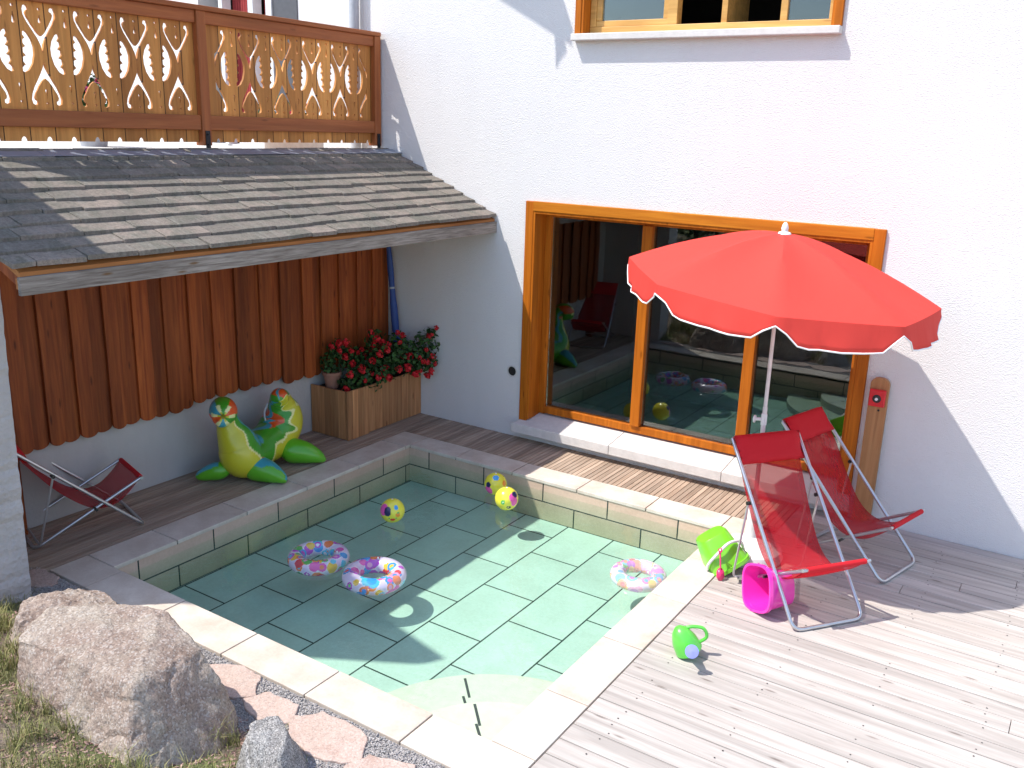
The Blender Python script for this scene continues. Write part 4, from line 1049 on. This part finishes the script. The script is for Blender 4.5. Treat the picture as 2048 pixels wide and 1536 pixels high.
pb.scale = (1.14, 1.14, 1.14); orient(pb, (4.50, -1.80, .135), (-.62, -.78, .12), radians(20))
wc = thing('toy_watering_can', 'green toy watering can with lilac rose lying on the planks', 'watering can')
b = MB(); b.lathe([(.001, 0), (.062, 0), (.072, .01), (.066, .07), (.045, .125), (.02, .15), (.001, .152)], 32, cap=False); b.build('body', M['green_can'], wc, smooth=50)
b = MB(); b.tube(bez([(.05, 0, .035), (.09, 0, .06), (.13, 0, .085), (.155, 0, .095)], 12), [.026 - .001 * i for i in range(13)], 14); b.build('spout', M['green_can'], wc, smooth=True)
b = MB(); b.lathe([(.001, 0), (.018, 0), (.034, .028), (.034, .034), (.001, .040)], 24, Matrix.Translation((.15, 0, .093)) @ Matrix.Rotation(radians(68), 4, 'Y'), cap=False); b.build('rose', M['violet'], wc, smooth=40)
b = MB(); b.tube(bez([(.0, .06, .02), (.02, .11, .04), (.02, .115, .09), (.01, .075, .12), (.0, .035, .13)], 20), .009, 10); b.build('handle', M['green_can'], wc, smooth=True)
wc.rotation_mode = 'QUATERNION'
zx = Vector((-.36, -.22, .80)).normalized(); sv = Vector((.72, -.70, -.15)); xx_ = (sv - zx * sv.dot(zx)).normalized(); wc.scale = (1.15, 1.15, 1.15); yy_ = zx.cross(xx_)
wc.rotation_quaternion = Matrix((xx_, yy_, zx)).transposed().to_quaternion(); wc.location = (4.225, -2.73, .03)

# ------------------------------------------------------------------ rocks
def rock(name, label, pts, mat, seed, cuts=4, amp=.02, cat='rock', group='granite boulders beside the pool'):
    bm = bmesh.new(); c = Vector((0, 0, 0))
    for p in pts: c += Vector(p)
    c /= len(pts); zb = min(p[2] for p in pts); c.z = zb
    for p in pts: bm.verts.new(Vector(p) - c)
    r_ = bmesh.ops.convex_hull(bm, input=bm.verts); bmesh.ops.delete(bm, geom=[g_ for g_ in set(r_['geom_interior'] + r_['geom_unused']) if isinstance(g_, bmesh.types.BMVert)], context='VERTS')
    bmesh.ops.bevel(bm, geom=list(bm.edges), offset=.009, segments=1, affect='EDGES', profile=.6)
    bmesh.ops.triangulate(bm, faces=bm.faces)
    for _ in range(cuts):
        es = [e for e in bm.edges if e.calc_length() > .022]
        if not es: break
        bmesh.ops.subdivide_edges(bm, edges=es, cuts=1); bmesh.ops.triangulate(bm, faces=[f for f in bm.faces if len(f.verts) > 3])
    bm.normal_update(); s_ = Vector((seed, seed * 2, seed * 3))
    mv = []
    for v in bm.verts:
        p = v.co; d = amp * (noise.noise(p * 3 + s_) * .9 + .45 * noise.noise(p * 9 + s_) + .38 * noise.noise(p * 26 + s_) + .22 * noise.noise(p * 60 + s_) - .5 * max(0, .12 - abs(noise.noise(p * 4.3 + s_ * 3))) / .12)
        cr = noise.noise(p * 5 + s_ * 2); 
        mv.append(p + v.normal * d)
    for v, p in zip(bm.verts, mv): v.co = p
    me = bpy.data.meshes.new(name); bm.to_mesh(me); bm.free(); me.materials.append(mat); me.set_sharp_from_angle(angle=radians(30)) if True else me.shade_smooth()
    o = bpy.data.objects.new(name, me); COL.objects.link(o); o.location = c
    return tag(o, label, cat, group)
rock('boulder', 'largest pinkish granite boulder, pale flat top, at the lower left', [(1.70, -5.32, .48), (1.60, -5.10, .52), (1.86, -4.85, .52), (2.10, -4.76, .52), (2.515, -5.242, .50), (2.214, -5.27, .49),
    (2.43, -4.80, .42), (2.53, -4.77, .28), (2.56, -4.66, -.10), (2.80, -5.02, -.1), (2.84, -5.30, -.12), (2.74, -5.50, -.05), (2.66, -5.29, .12), (2.15, -5.42, .02), (1.72, -5.40, .0), (1.9, -4.64, -.05), (1.5, -5.2, .0), (1.55, -4.9, .1)], M['rock'], 2.3, 6, .016)
rock('boulder', 'small pale grey granite boulder with pointed top, in the foreground', [(2.90, -4.93, .21), (2.85, -4.86, .235), (2.93, -4.765, .24), (3.03, -4.79, .22), (3.12, -4.93, .17), (2.84, -5.0, -.1), (3.17, -4.75, -.1), (2.95, -4.62, -.1), (2.76, -4.78, -.1), (3.25, -5.0, -.1), (3.1, -5.15, -.1)], M['rockg'], 5.1, 5, .02)
rock('boulder', 'low speckled boulder behind the largest one', [(1.19, -5.06, .29), (1.00, -4.90, .29), (1.07, -4.68, .28), (1.27, -4.58, .28), (1.60, -4.60, .25), (1.7, -4.80, .22), (1.5, -5.1, .2), (.9, -5.1, -.1), (.92, -4.56, -.1), (1.3, -4.46, -.1), (1.8, -4.52, -.1), (1.8, -5.2, -.1)], M['rock'], 8.7, 5, .03)
rnd = random.Random(5)
for i, (x, y, s_, lab) in enumerate([(.1, -5.9, .45, 'dark mossy boulder up on the bank by the wall end'), (1.1, -6.5, .6, 'broad dark boulder higher up the bank'), (-.9, -6.6, .55, 'dark boulder far up the bank on the left'), (2.6, -6.6, .5, 'dark boulder on the bank nearest the plank deck'), (2.0, -7.6, .6, 'high dark boulder at the back of the bank')]):
    z = gh(x, y); pts = []
    for _ in range(16):
        d = Vector((rnd.gauss(0, 1), rnd.gauss(0, 1), rnd.gauss(0, .7))).normalized() * s_ * rnd.uniform(.75, 1); pts.append((x + d.x * 1.2, y + d.y, z + d.z * .8 + s_ * .15))
    rock('boulder', lab, pts, M['rockd'], i + 11, 3, .04)
# flagstones
b = MB(); rnd = random.Random(9)
FL_ = [[(2.05, -4.45), (2.18, -4.38), (2.33, -4.375), (2.43, -4.50), (2.32, -4.60), (2.12, -4.58)], [(2.44, -4.56), (2.52, -4.445), (2.70, -4.44), (2.78, -4.54), (2.64, -4.63)], [(2.78, -4.53), (2.88, -4.41), (3.16, -4.415), (3.25, -4.58), (3.10, -4.66), (2.90, -4.64)],
       [(3.27, -4.65), (3.31, -4.52), (3.50, -4.46), (3.66, -4.60), (3.52, -4.75)], [(.15, -4.42), (.20, -4.375), (.38, -4.375), (.44, -4.46), (.30, -4.58), (.16, -4.56)], [(.62, -4.46), (.80, -4.42), (.92, -4.52), (.78, -4.62)], [(3.4, -4.82), (3.62, -4.78), (3.8, -4.95), (3.5, -5.05)], [(1.15, -4.44), (1.36, -4.42), (1.46, -4.52), (1.25, -4.58)], [(1.6, -4.45), (1.82, -4.42), (1.92, -4.54), (1.7, -4.6)]]
for P in FL_:
    c0 = (sum(p[0] for p in P) / len(P), sum(p[1] for p in P) / len(P)); P[:] = [(c0[0] + (p[0] - c0[0]) * 1.16, min(-4.356, c0[1] + (p[1] - c0[1]) * 1.16)) for p in P]
    Q = []
    for i in range(len(P)):
        a, c = Vector((*P[i], 0)), Vector((*P[(i + 1) % len(P)], 0))
        for k in range(5):
            p = a.lerp(c, k / 5); p += Vector((noise.noise(p * 17), noise.noise(p * 17 + Vector((5, 5, 5))), 0)) * .028; Q.append((p.x, p.y))
    b.prism(Q, -.02, .006 + rnd.uniform(-.002, .006))
struct(b, 'flagstone_path', M['flag'], 'irregular pink sandstone flags set in gravel beside the coping', bevel=.006)
# loose gravel
b = MB(); rnd = random.Random(4)
def inpoly(x, y, P):
    c = False; j = len(P) - 1
    for i in range(len(P)):
        if (P[i][1] > y) != (P[j][1] > y) and x < (P[j][0] - P[i][0]) * (y - P[i][1]) / (P[j][1] - P[i][1]) + P[i][0]: c = not c
        j = i
    return c
OCT = [(1, 0, 0), (-1, 0, 0), (0, 1, 0), (0, -1, 0), (0, 0, 1), (0, 0, -1)]; OF = [(0, 2, 4), (2, 1, 4), (1, 3, 4), (3, 0, 4), (2, 0, 5), (1, 2, 5), (3, 1, 5), (0, 3, 5)]
n = 0
while n < 7500:
    x = rnd.uniform(.1, 3.95); y = rnd.uniform(-5.15, -4.352)
    if not inpoly(x, y, poly if False else [(-.3, -4.42), (.22, -4.36), (3.97, -4.352), (3.97, -5.2), (2.9, -5.1), (2.2, -4.75), (1.2, -4.66), (.3, -4.62)]): continue
    if any(inpoly(x, y, P) for P in FL_) and rnd.random() < .985: continue
    s_ = rnd.uniform(.003, .0085); z = -.006 + s_ * .4
    R3 = Matrix.Rotation(rnd.uniform(0, 6.28), 3, 'Z') @ Matrix.Rotation(rnd.uniform(0, 1), 3, 'X')
    b.add([(R3 @ Vector((p[0] * s_ * rnd.uniform(.8, 1.4), p[1] * s_ * rnd.uniform(.7, 1.1), p[2] * s_ * .75))) + Vector((x, y, z)) for p in OCT], OF); n += 1
tag(b.build('gravel', M['pebble']), 'loose grey gravel chips along the near coping', 'gravel', kind='stuff')
# grass
b = MB(); rnd = random.Random(13)
def blade(x, y, h, wd):
    z = gh(x, y) - .005; a = rnd.uniform(0, 6.28); l = h * rnd.uniform(.1, .8); dx, dy = cos(a) * l, sin(a) * l; px, py = -sin(a) * wd, cos(a) * wd
    b.add([(x - px, y - py, z), (x + px, y + py, z), (x + dx * .4 + px * .7, y + dy * .4 + py * .7, z + h * .6), (x + dx * .4 - px * .7, y + dy * .4 - py * .7, z + h * .6), (x + dx, y + dy, z + h * (.95 - .3 * rnd.random()))], [(0, 1, 2, 3), (3, 2, 4)])
n = 0
while n < 42000:
    near = rnd.random() < .72
    if near: x, y = rnd.uniform(.3, 3.1), rnd.uniform(-6.3, -4.62)
    else: x, y = rnd.uniform(-6, 3.8), rnd.uniform(-11, -4.9)
    q = noise.noise(Vector((x * 2.6, y * 2.6, 0)))
    if y > -4.62 - .1 * (x - 0) * .3 or (q < -.12 and rnd.random() < .93): n += 1; continue
    if rnd.random() < .03:
        for _ in range(25): blade(x + rnd.gauss(0, .02), y + rnd.gauss(0, .02), rnd.uniform(.06, .16), .0018)
        n += 25
    else: blade(x, y, rnd.uniform(.015, .06) * (1 if near else 2), .0016 if near else .003); n += 1
tag(b.build('grass', M['grass']), 'dry yellow green grass growing over the bank', 'grass', kind='stuff')
# mulch / seedheads
M['mulch'] = leafmat('pink_mulch', (.20, .11, .09), (.52, .36, .30), .9)
b = MB(); rnd = random.Random(31); n = 0
while n < 9000:
    x, y = rnd.uniform(.6, 3.2), rnd.uniform(-6.0, -4.66)
    if noise.noise(Vector((x * 2.6, y * 2.6, 0))) > .15: n += 1; continue
    s_ = rnd.uniform(.004, .012); z = gh(x, y) + s_ * .3; R3 = Matrix.Rotation(rnd.uniform(0, 6.28), 3, 'Z') @ Matrix.Rotation(rnd.uniform(0, 3), 3, 'X')
    b.add([(R3 @ Vector((p[0] * s_ * 1.5, p[1] * s_ * .6, p[2] * s_ * .4))) + Vector((x, y, z)) for p in OCT], OF); n += 1
tag(b.build('mulch', M['mulch']), 'pinkish bark mulch and dry seed heads between the grass', 'mulch', kind='stuff')
# weeds at the foot of the wall end
wd = MB(); rnd = random.Random(17)
for _ in range(60):
    x, y = rnd.uniform(.25, .75), rnd.uniform(-4.98, -4.62); p = [Vector((x, y, gh(x, y)))]; d = Vector((rnd.gauss(0, .3), rnd.gauss(0, .3), 1))
    for k in range(4): p.append(p[-1] + d * .022); d += Vector((rnd.gauss(0, .35), rnd.gauss(0, .35), -.1))
    wd.tube(p, .0014, 4)
tag(wd.build('weed_stems', M['grass']), 'thin dry weed stems at the foot of the rough wall end', 'weeds', kind='stuff')

# ------------------------------------------------------------------ planting beyond the bank (seen mirrored in the window)
rnd = random.Random(41)
for i, (x, y, s_, lab) in enumerate([(-3.6, -9.5, 1.3, 'dense shrub at the left end of the row above the bank'), (-1.2, -10.0, 1.5, 'tall dense shrub second from the left above the bank'), (1.2, -10.4, 1.4, 'rounded shrub third from the left above the bank'), (3.6, -10.8, 1.3, 'low dense shrub at the right end of the row above the bank'), (-6.0, -8.5, 1.5, 'broad shrub behind the rough wall end')]):
    t = thing('shrub', lab, 'shrub', (x, y, gh(x, y)), 0, 'shrubs above the bank'); b = MB()
    for _ in range(16):
        c = (rnd.gauss(0, .45) * s_, rnd.gauss(0, .35) * s_, s_ * rnd.uniform(.35, 1.35)); leafcluster(b, c, .42 * s_, 120, .06, rnd)
    b.build('foliage', M['shrubleaf'], t); b = MB()
    for _ in range(7): 
        q = rnd.uniform(0, 6.28); b.tube([(0, 0, 0), (cos(q) * .12 * s_, sin(q) * .12 * s_, .5 * s_), (cos(q) * .45 * s_, sin(q) * .4 * s_, 1.2 * s_)], [.035, .025, .01], 6)
    b.build('trunk', M['bark'], t, smooth=True)

# terrace flower box seen through the carving
fb = thing('terrace_planter', 'white trough of pink flowers on the terrace behind the railing', 'planter', (-1.25, -.7, 2.70))
b = MB(); b.box(-.18, .18, -.4, .4, 0, .22); b.build('trough', M['whiteframe'], fb, bevel=.01)
b = MB(); leafcluster(b, (0, -.15, .34), .2, 160, .03, rnd); leafcluster(b, (0, .2, .34), .18, 140, .03, rnd); b.build('foliage', M['leaf'], fb)
for k in range(10):
    b = MB(); flowerhead(b, (rnd.uniform(-.1, .2), rnd.uniform(-.35, .35), rnd.uniform(.3, .5)), .03, rnd); b.build('flower_head', M['pinkpetal'], fb)
fb = thing('terrace_planter', 'round pot of pink flowers standing farther left on the terrace', 'planter', (-2.6, -1.9, 2.70))
b = MB(); b.lathe([(.12, 0), (.17, .28), (.18, .3), (.15, .3), (.15, .27)], 28); b.build('pot', M['pipegrey'], fb, smooth=40)
b = MB(); leafcluster(b, (0, 0, .45), .24, 260, .03, rnd); b.build('foliage', M['leaf'], fb)
for k in range(9):
    b = MB(); flowerhead(b, (rnd.uniform(-.2, .2), rnd.uniform(-.2, .2), rnd.uniform(.4, .66)), .03, rnd); b.build('flower_head', M['pinkpetal'], fb)


for o in list(bpy.data.objects):
    if o.type == 'MESH' and o.parent and o.name.split('.')[0] in ('frame', 'interior', 'casement', 'hem', 'jamb', 'sash', 'upper_rail', 'lower_rail', 'hinge', 'collar'):
        if o.name.split('.')[0] == 'interior': continue
        sm = o.data.polygons[0].use_smooth
        split_loose(o)
